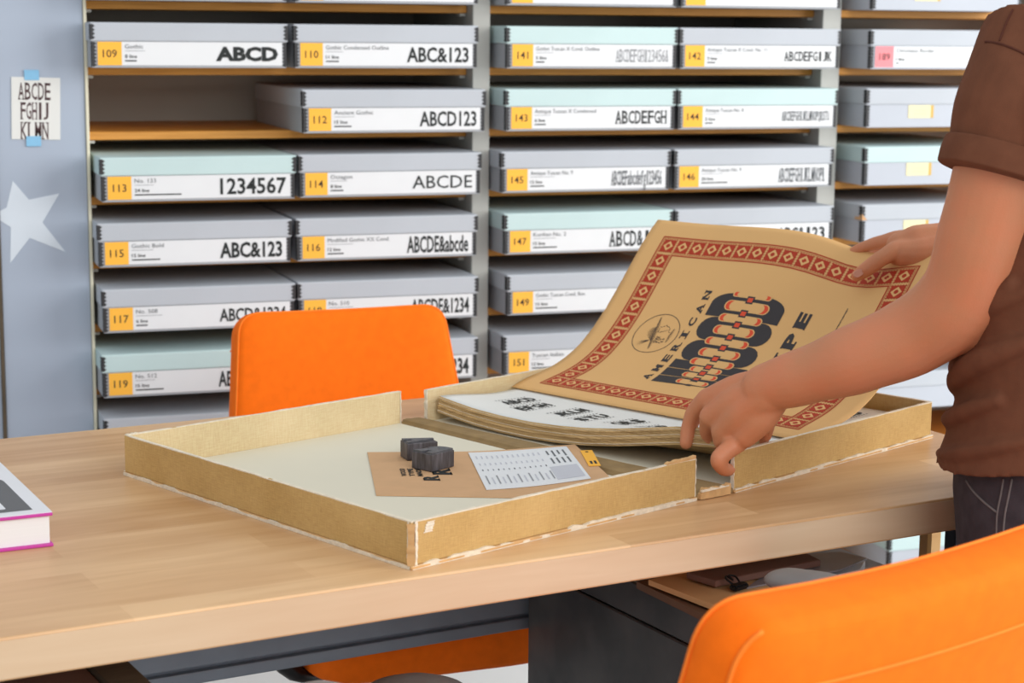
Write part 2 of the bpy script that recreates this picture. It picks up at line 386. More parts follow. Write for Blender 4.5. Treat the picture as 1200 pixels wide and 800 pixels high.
# ------------------------------------------------------------------ archive boxes
BW, BD, BH, LIDH = 0.349, 0.425, 0.0785, 0.0325
def edge_strip(zlo, zhi, xs, y, side):
    """black toothed metal corner: a flap on the front face, a flap on the side face"""
    bm = bmesh.new(); n = max(2, int((zhi-zlo)/0.0055)); dz = (zhi-zlo)/n; t = 0.0006
    for k in range(n):
        a = zlo+k*dz; b_ = a+dz; m_ = (a+b_)/2
        for face in (0, 1):
            if face == 0: pts = [(0, a), (side*0.0042, a), (side*0.0085, m_), (side*0.0042, b_), (0, b_)]; P = [(xs+p[0], y-t, p[1]) for p in pts]
            else: pts = [(0, a), (0.0075, a), (0.0135, m_), (0.0075, b_), (0, b_)]; P = [(xs-side*t, y+p[0], p[1]) for p in pts]
            vv = [bm.verts.new(p) for p in P]; bm.faces.new(vv)
    r = bmesh.ops.solidify(bm, geom=bm.faces[:], thickness=0.0005)
    bmesh.ops.recalc_face_normals(bm, faces=bm.faces)
    return bm
_mesh = {}
def cached(key, fn, mats):
    if key not in _mesh:
        o = obj(key[0], fn(), mats); _mesh[key] = o.data; bpy.data.objects.remove(o)
    return _mesh[key]
def link(name, me, par):
    o = bpy.data.objects.new(name, me); COL.objects.link(o); o.parent = par; return o
def archive_box(x0, dy, k, lidm, label, wd=BW, group='archive boxes on the wall shelves', face='body_board'):
    """x0: left front corner; dy: how far it stands forward of the posts; k: board it stands on"""
    t = empty('archive_box', (x0, YP-dy, bz(k)+BT+0.0002)); tag(t, label, 'box', group)
    W = round(wd, 4)
    link('base', cached(('base', W, face), lambda: bxm(0.0025, W-0.0025, 0.0025, BD-0.0025, 0, BH-0.004, bev=0.0012, seg=2), M[face]), t)
    lid = link('lid', cached(('lid', W, lidm), lambda: bxm(0, W, 0, BD, BH-LIDH, BH, bev=0.002, seg=2), M[lidm]), t)
    for s, xx in ((1, 0.0025), (-1, W-0.0025)):
        link('metal_edge', cached(('metal_edge', W, s), lambda: edge_strip(0.002, BH-LIDH-0.001, xx, 0.0025, s), M['metal_edge']), t)
    for s, xx in ((1, 0), (-1, W)):
        link('metal_edge', cached(('metal_edge', W, s, 'l'), lambda: edge_strip(BH-LIDH+0.003, BH-0.003, xx, 0, s), M['metal_edge']), lid)
    return t, lid
def specimen_label(t, num, title, line, bar, spec, sw, shh, style, wd=BW, sq='yellow', title_w=None, ink=2):
    bm = bmesh.new(); y = 0.0014; z0, z1 = 0.0045, 0.0450; x0, x1 = 0.0125, wd-0.0105
    box(bm, x0, x1, y, 0.0026, z0, z1, 0)
    poly(bm, [(x0, y-0.0003, z0), (x0+0.0415, y-0.0003, z0), (x0+0.0415, y-0.0003, z1), (x0, y-0.0003, z1)], 1)
    yt = y-0.0006
    hN = 0.0135; wN = text_w(num, hN)
    put_text(bm, num, lambda u, v: (x0+0.0208-wN/2+u*wN, yt, 0.018+v*hN), 2, bold=0.005)
    hT = 0.0074; wT = text_w(title, hT)*1.12 if title_w is None else title_w
    put_text(bm, title, lambda u, v: (x0+0.047+u*wT, yt, 0.0335+v*hT), 3, bold=0.0)
    g = random.uniform(0.03, 0.05)
    box(bm, x0+0.047, x0+0.047+g, yt, y-0.0002, 0.0292, 0.0300, 4)
    hL = 0.0062; wL = text_w(line, hL)*1.1
    put_text(bm, line, lambda u, v: (x0+0.047+u*wL, yt, 0.0170+v*hL), 2, bold=0.01)
    box(bm, x0+0.047, x0+0.047+bar, yt, y-0.0002, 0.0112, 0.0134, 2)
    if spec:
        put_text(bm, spec, lambda u, v: (x1-0.0075-sw+u*sw, yt, 0.0135+(0.012-shh*0.42 if shh > 0.026 else 0.0)*0+(0.036-0.0135-shh)/2*1.0-0.0+v*shh), ink, **style)
    o = obj('label', bm, [M['label'], M[sq], M['ink'], M['ink_mid'], M['ink_grey']], t)
    return o
B_ = dict(bold=0.022); B2 = dict(bold=0.030); C_ = dict(bold=0.02); C2 = dict(bold=0.02); SL = dict(slab=True, bold=0.015); TH = dict(bold=0.004); SL2 = dict(slab=True, bold=0.005)
BX = [  # number, x0, board, forward, lid, title, line, bar, specimen, width, height, style, ink, look
 ('109', .396, 1, .068, 'grey_board', 'Gothic', '8 line', .020, 'ABCD', .112, .026, dict(bold=.05), 2),
 ('110', .756, 1, .066, 'grey_board', 'Gothic Condensed Outline', '11 line', .024, 'ABC&123', .119, .028, B_, 2),
 ('112', .768, 2, .078, 'grey_board', 'Ancient Gothic', '15 line', .032, 'ABCD123', .110, .028, C_, 2),
 ('113', .405, 3, .085, 'mint_board', 'No. 133', '24 line', .082, '1234567', .120, .030, C2, 2),
 ('114', .761, 3, .075, 'grey_board', 'Octagon', '8 line', .024, 'ABCDE', .116, .024, TH, 2),
 ('115', .399, 4, .072, 'grey_board', 'Gothic Bold', '15 line', .050, 'ABC&123', .114, .029, B2, 2),
 ('116', .756, 4, .070, 'grey_board', 'Modified Gothic XX Cond.', '12 line', .030, 'ABCDE&abcde', .120, .032, C_, 2),
 ('117', .403, 5, .080, 'grey_board', 'No. 508', '6 line', .020, 'ABCD&1234', .122, .024, B_, 2),
 ('118', .757, 5, .074, 'grey_board', 'No. 510', '11 line', .030, 'ABCDE&1234', .114, .029, C2, 2),
 ('119', .399, 6, .082, 'mint_board', 'No. 512', '15 line', .050, 'ABCDE&1234', .122, .029, C_, 2),
 ('120', .757, 6, .074, 'grey_board', 'No. 515', '12 line', .036, 'ABCD&1234', .122, .031, B2, 2),
 ('141', 1.159, 1, .070, 'mint_board', 'Gothic Tuscan X Cond. Outline', '5 line', .017, 'ABCDEFGH123456&', .110, .024, dict(slab=True), 4),
 ('142', 1.513, 1, .068, 'grey_board', 'Antique Tuscan X Cond. No. 11', '5 line', .017, 'ABCDEFGIJK', .106, .019, SL, 2),
 ('143', 1.158, 2, .070, 'mint_board', 'Antique Tuscan X Condensed', '6 line', .022, 'ABCDEFGH', .108, .025, SL, 2),
 ('144', 1.511, 2, .070, 'mint_board', 'Antique Tuscan No. 8', '5 line', .016, 'ABCDEFGHIJKLMNOPQRSTU', .106, .019, SL, 3),
 ('145', 1.152, 3, .066, 'grey_board', 'Antique Tuscan No. 9', '12 line', .028, 'ABCDEFabcdefg123456', .106, .028, SL, 3),
 ('146', 1.508, 3, .066, 'grey_board', 'Antique Tuscan No. 9', '20 line', .056, 'ABCDEFGHIJKLMNOPR', .104, .028, SL, 3),
 ('147', 1.157, 4, .072, 'mint_board', 'Kurilian No. 2', '15 line', .048, 'ABCD&123', .116, .030, SL, 2),
 ('148', 1.510, 4, .072, 'grey_board', 'Gothic Tuscan Condensed', '8 line', .022, 'ABC&123', .106, .025, dict(slab=True, bold=0.03), 2),
 ('149', 1.163, 5, .074, 'grey_board', 'Gothic Tuscan Cond. Rev.', '15 line', .044, 'ABC&12', .112, .027, B2, 2),
 ('151', 1.157, 6, .072, 'grey_board', 'Tuscan Italian', '12 line', .042, 'ABCD', .110, .026, SL, 2),
]
TW = {'110': .118, '116': .118, '141': .128, '142': .128, '143': .124, '144': .082, '145': .086, '146': .086, '148': .100, '149': .102}
for num, x0, k, dy, lidm, title, line, bar, spec, sw, hh, st, ink in BX:
    col = 'pale mint-lidded' if lidm == 'mint_board' else 'grey'
    t, lid = archive_box(x0, dy, k, lidm, '%s archive box on the shelves, yellow number %s, %s' % (col, num, title.rstrip('.')))
    specimen_label(t, num, title, line, bar, spec, sw, hh, st, ink=ink, title_w=TW.get(num))
# row at the very top of the picture: only undersides show
for x0, lidm, lb, n in ((.397, 'grey_board', 'grey archive box cut by the top edge, above the box numbered 109', '107'), (.757, 'mint_board', 'archive box cut by the top edge, above the box numbered 110', '108'),
                        (1.158, 'grey_board', 'archive box cut by the top edge, above the box numbered 141', '139'), (1.512, 'grey_board', 'archive box cut by the top edge, above the box numbered 142', '140')):
    t, lid = archive_box(x0, .068, 0, lidm, lb)
    bm = bmesh.new(); box(bm, 0.0125, BW-0.0105, 0.0014, 0.0026, 0.0045, 0.045, 0); poly(bm, [(0.0125, 0.0011, 0.0045), (0.054, 0.0011, 0.0045), (0.054, 0.0011, 0.045), (0.0125, 0.0011, 0.045)], 1)
    obj('label', bm, [M['label'], M['yellow']], t)
# left bay, bottom row in view: lid only
archive_box(.401, .078, 7, 'grey_board', 'grey archive box directly beneath box 119, only its lid showing above the table')
# right bay
RX = 1.925
t, lid = archive_box(RX+.003, .070, 1, 'grey_board', 'grey archive box with a pink-numbered white label, beside the person', face='paleface')
specimen_label(t, '189', 'Chromatic Border', '1 line', .006, None, 0, 0, {}, sq='pink')
def side_tag(t, x=0.098, w=0.058):
    bm = bmesh.new(); box(bm, x, x+w, 0.0014, 0.0026, 0.019, 0.0445, 0); box(bm, x+w-0.006, x+w, 0.0010, 0.0014, 0.019, 0.0445, 1)
    for i in range(2): box(bm, x+0.012, x+w-0.014, 0.0011, 0.0014, 0.034-0.007*i, 0.0346-0.007*i, 2)
    obj('paper_tag', bm, [M['cream_tag'], M['tape_yellow'], M['ink_grey']], t)
for k, lidm, lb, dx in ((0, 'grey_board', 'archive box with a cream tag at the top edge, left of the shoulder', .004), (2, 'grey_board', 'grey archive box with a cream tag, just below the pink-numbered box', 0.0),
                    (3, 'mint_board', 'mint-lidded archive box with a cream tag, left of the rolled brown sleeve', .001), (4, 'grey_board', 'grey archive box with a torn lid corner, above the far hand', .0),
                    (6, 'grey_board', 'grey archive box with a cream tag, between the forearm and the brown shirt', .0), (7, 'grey_board', 'grey archive box lowest in the gap between portfolio and shirt', .0)):
    t, lid = archive_box(RX+dx, .068, k, lidm, lb, face='paleface')
    if k != 7: side_tag(t)
    if k == 4:
        bm = bmesh.new()
        poly(bm, [(-0.0009, 0.0, 0.047), (-0.0009, 0.03, 0.047), (-0.0009, 0.026, 0.052), (-0.0009, 0.012, 0.053), (-0.0009, 0.002, 0.060)]); poly(bm, [(0, -0.0009, 0.047), (0.012, -0.0009, 0.047), (0.007, -0.0009, 0.052), (0.0, -0.0009, 0.060)])
        obj('torn_patch', bm, M['torn'], lid)
t, lid = archive_box(2.020, .07, 10, 'mint_board', 'mint-lidded archive box low under the table, left of the pale wooden leg', face='paleface')

# ------------------------------------------------------------------ table
TH_ = math.radians(10.165); TO = Vector((0.585, 1.782, 0.0))
def tl(x, y, z): return TO + Vector((math.cos(TH_)*x-math.sin(TH_)*y, math.sin(TH_)*x+math.cos(TH_)*y, z))
TT = 0.90
tb = empty('table', TO, TH_); tag(tb, 'long maple work table with a thick top across the picture', 'table')
top = obj('tabletop', bxm(-1.35, 0.878, 0.0, 0.826, TT-0.041, TT, bev=0.0022, seg=2), [M['table']], tb)
obj('front_edge', bxm(-1.349, 0.877, -0.0012, 0.0005, TT-0.0385, TT-0.0026), [M['table_edge']], tb)
bm = bmesh.new()
yr = 0.50
box(bm, -0.60, 0.84, yr+0.006, yr+0.012, 0.640, 0.80, 0)
box(bm, -0.60, 0.84, yr-0.004, yr+0.010, 0.6385, 0.6545, 0, 0.002, 2)
box(bm, -0.60, 0.84, yr-0.004, yr+0.010, 0.6605, 0.80, 0, 0.002, 2)
obj('rail', bm, M['rail'], tb)
obj('cross_beam', bxm(-0.357, -0.316, 0.03, 0.45, 0.755, 0.80, bev=0.002, seg=1), M['beam'], tb)
obj('lower_board', bxm(-1.2, -0.357, 0.04, 0.60, 0.775, 0.795, bev=0.002, seg=1), M['brown_board'], tb)
for x, y in ((-1.28, 0.10), (-1.28, 0.74)):
    obj('leg', bxm(x, x+0.06, y, y+0.06, 0, TT-0.041, bev=0.003, seg=2), M['leg_wood'], tb)
for y in (0.258, 0.74):
    bm = bmesh.new(); box(bm, 0.842, 0.866, y, y+0.024, 0, TT-0.0415, 0, 0.004, 1)
    obj('leg', bm, M['leg_wood'], tb)
for x in (0.826, 0.836):
    obj('steel_post', bxm(x, x+0.008, 0.190, 0.212, 0, TT-0.0415, bev=0.002, seg=2), M['dark_steel'], tb)
obj('steel_post', bxm(-0.62, -0.60, 0.49, 0.515, 0, TT-0.0415, bev=0.002, seg=2), M['dark_steel'], tb)

# ------------------------------------------------------------------ chairs
def outline(wt, wb, h, r, n=10):
    """rounded trapezoid from bottom left, counter-clockwise, in (x, z)"""
    c = [(-wb/2, 0), (wb/2, 0), (wt/2, h), (-wt/2, h)]; out = []
    for i in range(4):
        p, a, b = Vector(c[i]), Vector(c[i-1]), Vector(c[(i+1) % 4])
        d0 = (a-p).normalized(); d1 = (b-p).normalized()
        rr = r*(0.8 if i < 2 else 1.0)
        ang = d0.angle(d1); tt = rr/math.tan(ang/2)
        s = p+d0*tt; e = p+d1*tt
        for k in range(n+1):
            t = k/n; out.append((s*(1-t)**2 + p*(2*t*(1-t)) + e*t*t))
        q = c[(i+1) % 4]
        nx = Vector(q)-(Vector(q)-p).normalized()*r*1.2
        for k in range(1, 6): out.append(e.lerp(nx, k/6))
    return out
def make_chair(label, loc, rz, lift=0.0, wt=0.355):
    t = empty('office_chair', loc, rz); tag(t, label, 'chair', 'orange chairs at the table')
    # seat
    bm = bmesh.new()
    secs = [(0.522, .86), (0.525, .93), (0.534, .975), (0.58, 1.0), (0.618, .985), (0.635, .94), (0.645, .84), (0.648, .5)]
    loft(bm, [((0, 0.02, z), (0.203*f, 0, 0), (0, 0.235*f, 0), 6) for z, f in secs], 48)
    obj('seat', bm, M['orange'], t)
    # backrest pad
    H, TH = 0.34, 0.056; rec = math.radians(15)
    ol = outline(wt, 0.078+wt if wt < 0.4 else wt+.045, H, 0.042)
    def P(x, y, z):
        y2 = y + 0.25*x*x - 0.012
        return (x, -0.215 + y2*math.cos(rec) - z*math.sin(rec), 0.652 + lift + z*math.cos(rec) + y2*math.sin(rec))
    bm = bmesh.new(); cx, cz = 0, H/2
    prof = [(0.0, -TH/2-0.004), (0.5, -TH/2-0.004), (0.8, -TH/2-0.003), (0.93, -TH/2), (0.975, -TH/2+0.004), (0.994, -TH/2+0.012), (1.0, -TH/2+0.024), (1.0, TH/2-0.024), (0.994, TH/2-0.012), (0.975, TH/2-0.004), (0.93, TH/2), (0.8, TH/2+0.003), (0.5, TH/2+0.004), (0, TH/2+0.004)]
    rings = []
    for f, y in prof:
        if f == 0: rings.append([bm.verts.new(P(cx, y, cz))])
        else:
            ins = (1-f)*0.16 if f > 0.9 else None
            rg = []
            for p in ol:
                if f > 0.9:
                    dx, dz = p.x-cx, p.y-cz; L = math.hypot(dx, dz); q = (L-(1-f)*0.22)/L
                else: q = f*0.95
                rg.append(bm.verts.new(P(cx+(p.x-cx)*q, y, cz+(p.y-cz)*q)))
            rings.append(rg)
    n = len(ol)
    for a, b in zip(rings, rings[1:]):
        for k in range(n):
            if len(a) == 1: f = bm.faces.new((a[0], b[(k+1) % n], b[k]))
            elif len(b) == 1: f = bm.faces.new((a[k], a[(k+1) % n], b[0]))
            else: f = bm.faces.new((a[k], a[(k+1) % n], b[(k+1) % n], b[k]))
            f.smooth = True
    bmesh.ops.recalc_face_normals(bm, faces=bm.faces)
    bk = obj('backrest', bm, M['orange'], t)
    def rim(sel, y):
        bm = bmesh.new(); pts = []
        for p in sel:
            dx, dz = p.x-cx, p.y-cz; L = math.hypot(dx, dz); q = (L-0.0035)/L
            pts.append(Vector(P(cx+dx*q, y, cz+dz*q)))
        tube(bm, pts, 0.0019, 1, 6, caps=False)
        obj('piping', bm, M['orange_seam'], bk)
    rim(list(ol)+[ol[0]], TH/2-0.006)
    for sd in (1, -1):
        rim(sorted([p for p in ol if p.x*sd > 0.12 and 0.02 < p.y < H-0.003], key=lambda p: p.y), -TH/2+0.006)
    bm = bmesh.new(); wz = wt/2+0.05*(0.058/H)-0.004
    tube(bm, [P(-wz+2*wz*k/24, -TH/2-0.0038, H-0.058) for k in range(25)], 0.0016, 1, 6, caps=False); obj('seam', bm, M['orange_seam'], bk)
    # arms
    for s in (-1, 1):
        bm = bmesh.new(); tube(bm, [(s*0.306, 0.02, 0.850), (s*0.306, 0.07, 0.854), (s*0.306, 0.12, 0.850)], [0.026, 0.032, 0.028], 4, 16, sq=0.42, axis=(0, 0, 1))
        ar = obj('armrest', bm, M['grey_pad'], t)
        bm = bmesh.new(); tube(bm, [(s*0.300, 0.06, 0.838), (s*0.295, 0.08, 0.74), (s*0.255, 0.13, 0.60), (s*0.212, 0.17, 0.530), (s*0.12, 0.10, 0.506)], [0.017, 0.02, 0.024, 0.02, 0.018], 5, 12, sq=0.6, axis=(s, 0, 0))
        obj('arm_bracket', bm, M['black_plastic'], ar)
    bm = bmesh.new(); tube(bm, [(0, -0.20, 0.505), (0, -0.30, 0.54), (0, -0.315, 0.66), (0, -0.325, 0.76)], 0.018, 5, 10, sq=0.6, axis=(0, 1, 0)); obj('back_bracket', bm, M['black_plastic'], t)
    bm = bmesh.new(); tube(bm, [(0, 0, 0.07), (0, 0, 0.3), (0, 0, 0.515)], [0.03, 0.028, 0.024], 2, 16); obj('column', bm, M['dark_steel'], t)
    bm = bmesh.new()
    for k in range(5):
        a = 2*PI*k/5+0.3; tube(bm, [(0, 0, 0.10), (0.14*math.cos(a), 0.14*math.sin(a), 0.085), (0.27*math.cos(a), 0.27*math.sin(a), 0.07)], [0.026, 0.02, 0.014], 3, 10)
    bs = obj('star_base', bm, M['black_plastic'], t)
    for k in range(5):
        a = 2*PI*k/5+0.3; bm = bmesh.new(); c, s_ = math.cos(a), math.sin(a)
        tube(bm, [(0.27*c-0.011*s_, 0.27*s_+0.011*c, 0.0285), (0.27*c+0.011*s_, 0.27*s_-0.011*c, 0.0285)], 0.018, 1, 16); tube(bm, [(0.27*c, 0.27*s_, 0.03), (0.27*c, 0.27*s_, 0.068)], 0.007, 1, 8)
        bmesh.ops.translate(bm, vec=(0, 0, -0.0095), verts=bm.verts)
        obj('caster', bm, M['black_plastic'], bs)
    return t
make_chair('orange upholstered chair behind the table, facing the camera', (0.766, 2.735, 0), PI+math.radians(2.5))
make_chair('orange upholstered chair nearest the camera, seen from behind at the bottom right', (0.702, 1.587, 0), math.radians(19), 0.038, 0.435)
# grey rounded stool
c = tl(-0.012, 0.117, 0)
st = empty('stool', (c.x, c.y, 0)); tag(st, 'grey rounded stool top just showing at the bottom edge under the table', 'stool')
bm = bmesh.new(); loft(bm, [((0, 0, 0.690), (0.076, 0, 0), (0, 0.076, 0), 2), ((0, 0, 0.70), (0.080, 0, 0), (0, 0.080, 0), 2), ((0, 0, 0.715), (0.074, 0, 0), (0, 0.074, 0), 2), ((0, 0, 0.733), (0.056, 0, 0), (0, 0.056, 0), 2), ((0, 0, 0.742), (0.032, 0, 0), (0, 0.032, 0), 2), ((0, 0, 0.7445), (0.010, 0, 0), (0, 0.015, 0), 2)], 40)
obj('seat', bm, M['grey_pad'], st)
bm = bmesh.new(); tube(bm, [(0, 0, 0.03), (0, 0, 0.35), (0, 0, 0.69)], 0.02, 2, 14); obj('post', bm, M['dark_steel'], st)
bm = bmesh.new(); loft(bm, [((0, 0, 0.0), (0.16, 0, 0), (0, 0.16, 0), 2), ((0, 0, 0.012), (0.16, 0, 0), (0, 0.16, 0), 2), ((0, 0, 0.03), (0.04, 0, 0), (0, 0.04, 0), 2)], 36); obj('foot', bm, M['dark_steel'], st)

# ------------------------------------------------------------------ cabinet and the papers on it
ZC = 0.78
cb = empty('steel_cabinet', tl(0.50, 0.24, 0), TH_+math.radians(0.5)); tag(cb, 'charcoal steel cabinet standing under the right half of the table', 'cabinet')
x0, x1, y0, y1 = -0.165, 0.158, -0.215, 0.235
obj('body', bxm(x0, x1, y0, y1, 0.02, ZC-0.047, bev=0.002, seg=1), M['cabinet'], cb)
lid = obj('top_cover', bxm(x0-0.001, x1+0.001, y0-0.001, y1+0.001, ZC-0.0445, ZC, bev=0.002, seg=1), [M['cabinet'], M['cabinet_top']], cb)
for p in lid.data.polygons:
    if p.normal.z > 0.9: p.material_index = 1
bm = bmesh.new(); box(bm, x0+0.03, x1-0.03, y0-0.003, y0, 0.40, 0.70, 0, 0.002, 1); dr = obj('drawer_front', bm, M['cabinet'], cb)
obj('handle', bxm(-0.06, 0.06, y0-0.018, y0-0.003, 0.62, 0.634, bev=0.004, seg=2), M['dark_steel'], dr)
for dx, dy in ((x0+.02, y0+.02), (x1-.05, y0+.02), (x0+.02, y1-.05), (x1-.05, y1-.05)):
    obj('foot', bxm(dx, dx+.03, dy, dy+.03, 0, 0.02), M['black_plastic'], cb)
def sheet_px(name, pts, z0, z1, m, label, cat, bev=0.0):
    """flat item lying on the cabinet: outline given where its top face lies"""
    P = [onz(px, py, z1) for px, py in pts]; c = sum(P, Vector())/len(P)
    bm = bmesh.new(); q = [(p.x-c.x, p.y-c.y) for p in P]
    ar = sum(q[i][0]*q[(i+1) % len(q)][1]-q[(i+1) % len(q)][0]*q[i][1] for i in range(len(q)))
    if ar < 0: q = q[::-1]
    prism(bm, q, 0, z1-z0)
    if bev: bmesh.ops.bevel(bm, geom=bm.edges[:], offset=bev, segments=1, affect='EDGES')
    o = obj(name, bm, m); o.location = (c.x, c.y, z0)
    if label: tag(o, label, cat)
    return o
sheet_px('brown_folder', [(746, 681), (840, 727), (935, 700), (850, 660)], ZC+0.0003, ZC+0.009, M['kraft_dark'], 'dark brown card folder lowest in the pile on the cabinet', 'folder')
kp = sheet_px('kraft_folder', [(760, 679), (842, 711), (975, 671), (905, 645)], ZC+0.0125, ZC+0.019, M['kraft_stack'], 'kraft paper folder with layered edges under the grey-brown portfolio on the cabinet', 'folder')
sheet_px('paper_stack', [(880, 688), (968, 676), (1008, 667), (1014, 655), (985, 648), (935, 650)], ZC+0.0003, ZC+0.012, M['book_white'], 'stack of white papers at the right of the cabinet top', 'papers')
sheet_px('plastic_folder', [(875, 688), (985, 667), (1016, 654), (985, 646), (930, 650)], ZC+0.0193, ZC+0.0215, M['plastic'], 'thin grey plastic folder lying over the white papers on the cabinet', 'folder')
sheet_px('portfolio', [(804, 670), (839, 680.5), (962, 656), (930, 640)], ZC+0.0220, ZC+0.030, M['brown_board'], 'thin grey-brown portfolio topmost on the pile under the table edge', 'portfolio', 0.001)
c = onz(866, 687, ZC+0.025); bc = empty('binder_clip', (c.x, c.y, ZC+0.0217), 0.4); tag(bc, 'black binder clip on the folders, by the near chair', 'clip')
bm = bmesh.new(); prism(bm, [(-0.012, -0.006), (0.012, -0.006), (0.012, 0.006), (-0.012, 0.006)], 0, 0.007); bmesh.ops.bevel(bm, geom=bm.edges[:], offset=0.002, segments=2, affect='EDGES'); obj('clamp', bm, M['black_plastic'], bc)
for s in (-1, 1):
    bm = bmesh.new(); tube(bm, [(-0.006*s, 0.004, 0.006), (-0.008*s, 0.013, 0.011), (-0.002*s, 0.018, 0.012), (0.0, 0.010, 0.009)], 0.0013, 4, 6); obj('wire_handle', bm, M['black_plastic'], bc)

# ------------------------------------------------------------------ book at the left
c = onz(63, 640, TT); bk = empty('book', (c.x, c.y, TT), math.radians(8)); tag(bk, 'thick white hardback book with magenta boards at the left table edge', 'book')
# local: right near corner at origin, extends to -x and +y
LW, LD, LH = 0.215, 0.275, 0.037
obj('page_block', bxm(-LW+0.004, -0.003, 0.004, LD-0.004, 0.0035, LH-0.0035), M['book_pages'], bk)
cv = obj('back_cover', bxm(-LW, 0, 0, LD, 0.0002, 0.0035, bev=0.0008, seg=2), M['magenta'], bk)
fc = obj('front_cover', bxm(-LW, 0, 0, LD, LH-0.0035, LH, bev=0.0008, seg=2), M['magenta'], bk)
obj('jacket', bxm(-LW, -0.0002, 0.0012, LD, LH, LH+0.0006), M['book_white'], fc)
bm = bmesh.new(); zt = LH+0.0008
def rr(bm, x0, x1, y0, y1, r, z, mi=0, corners=(1, 1, 1, 1)):
    P = []
    for (cx, cy, a0), on in zip(((x1-r, y0+r, -PI/2), (x1-r, y1-r, 0), (x0+r, y1-r, PI/2), (x0+r, y0+r, PI)), corners):
        if on:
            for k in range(7): P.append((cx+r*math.cos(a0+k*PI/12), cy+r*math.sin(a0+k*PI/12), z))
        else: P.append((cx+r*(1 if math.cos(a0+PI/4) > 0 else -1), cy+r*(1 if math.sin(a0+PI/4) > 0 else -1), z))
    poly(bm, P, mi)
rr(bm, -0.20, -0.017, 0.018, 0.185, 0.03, zt, 0, (0, 1, 1, 0))
for xx in (-0.058, -0.098, -0.138): rr(bm, xx, xx+0.016, 0.030, 0.135, 0.003, zt+0.0002, 1, (1, 1, 1, 1))
obj('cover_print', bm, [M['book_grey'], M['book_white']], fc)

# ------------------------------------------------------------------ clamshell portfolio box
PF = empty('portfolio_box', (0.518, 1.795, TT)); tag(PF, 'open linen-covered clamshell portfolio box lying on the table', 'box')
def frame(o, x, y, a):
    o.location = (x-0.518, y-1.795, 0); o.rotation_euler = (0, 0, a)
def jag(bm, p0, p1, wd, ht, n, mi=0, amp=0.4, up=(0, 0, 1), side=(0, 1, 0)):
    """thin uneven strip of worn cloth along an edge"""
    p0, p1, up, side = Vector(p0), Vector(p1), Vector(up), Vector(side); prev = None
    n = max(n, 24); ka = [random.uniform(-1, 1) for _ in range(n//3+3)]; kb = [random.uniform(-1, 1) for _ in range(n//3+3)]
    def vn(tab, k):
        x = k/3; i = int(x); f = sm(x-i); return tab[i]*(1-f)+tab[i+1]*f
    for k in range(n+1):
        p = p0.lerp(p1, k/n); a = ht*(1+amp*vn(ka, k)+random.uniform(-.08, .08)); b = wd*(1+amp*.5*vn(kb, k))
        cur = [bm.verts.new(p-side*b/2), bm.verts.new(p-side*b/2+up*a), bm.verts.new(p+side*b/2+up*a), bm.verts.new(p+side*b/2)]
        if prev:
            for i in range(4):
                f = bm.faces.new((prev[i], prev[(i+1) % 4], cur[(i+1) % 4], cur[i])); f.material_index = mi
        else: bm.faces.new(cur[::-1]).material_index = mi
        prev = cur
    bm.faces.new(prev).material_index = mi
def sm(x): x = max(0, min(1, x)); return x*x*(3-2*x)
WH = 0.050
def tray(x, y, a, W, D, sides, near_x0=0.0, near_h1=1.0):
    t_ = 0.0045
    parts = []
    f = obj('tray_board', bxm(-0.002, W+0.002, -0.003, D+0.002, 0.0003, 0.0042, bev=0.001, seg=1), M['worn_tan'], PF); parts.append(f)
    l = obj('lining', bxm(t_+0.0005, W-0.001, t_+0.0005, D-t_-0.0005, 0.0043, 0.0056), M['lining'], PF); parts.append(l)
    def wall(x0, x1, y0, y1, in_axis):
        bm = bmesh.new(); box(bm, x0, x1, y0, y1, 0.0044, WH, 0, 0.0008, 2)
        o = obj('wall', bm, [M['linen_out'], M['linen_in']], PF)
        for p in o.data.polygons:
            if p.normal.dot(Vector(in_axis)) > 0.5: p.material_index = 1
        parts.append(o)
        b2 = bmesh.new()
        if abs(in_axis[0]): jag(b2, ((x0+x1)/2, y0, WH-0.0008), ((x0+x1)/2, y1, WH-0.0008), t_*1.0, 0.0011, 60, 0, 0.3, (0, 0, 1), (1, 0, 0))
        else: jag(b2, (x0, (y0+y1)/2, WH-0.0008), (x1, (y0+y1)/2, WH-0.0008), t_*1.0, 0.0011, 60, 0, 0.3, (0, 0, 1), (0, 1, 0))
        e = obj('worn_rim', b2, M['worn'] , o)
        return o
    if 'L' in sides: wall(0, t_, 0.0005, D-0.0005, (1, 0, 0))
    if 'R' in sides: wall(W-t_, W, 0.0005, D-0.0005, (-1, 0, 0))
    if 'N' in sides: wall(t_+0.0002 if 'L' in sides else 0, W if 'R' not in sides else W-t_-0.0002, 0, t_, (0, 1, 0))
    if 'F' in sides: wall(t_+0.0002 if 'L' in sides else 0, W if 'R' not in sides else W-t_-0.0002, D-t_, D, (0, -1, 0))
    def fray(*q, **k):
        b2 = bmesh.new(); jag(b2, *q, **k); parts.append(obj('frayed_edge', b2, M['worn'], PF))
    fray((0, -0.0014, 0.0002), (W, -0.0014, 0.0002), 0.0030, 0.0046, 90, 0, 0.45)
    fray((0, D+0.001, 0.0002), (W, D+0.001, 0.0002), 0.003, 0.0042, 60, 0, 0.3)
    if 'L' in sides: fray((-0.0012, 0, 0.0002), (-0.0012, D, 0.0002), 0.0022, 0.0036, 90, 0, 0.25, (0, 0, 1), (1, 0, 0))
    if 'R' in sides: fray((W+0.001, 0, 0.0002), (W+0.001, D, 0.0002), 0.0025, 0.004, 90, 0, 0.3, (0, 0, 1), (1, 0, 0))
    for o in parts: frame(o, x, y, a)
    return parts
A1, A2 = math.radians(24.0), math.radians(27.0)
lp = tray(0.518, 1.795, A1, 0.435, 0.545, 'LNF')
rp = tray(0.976, 1.993, A2, 0.44, 0.535, 'RNF')
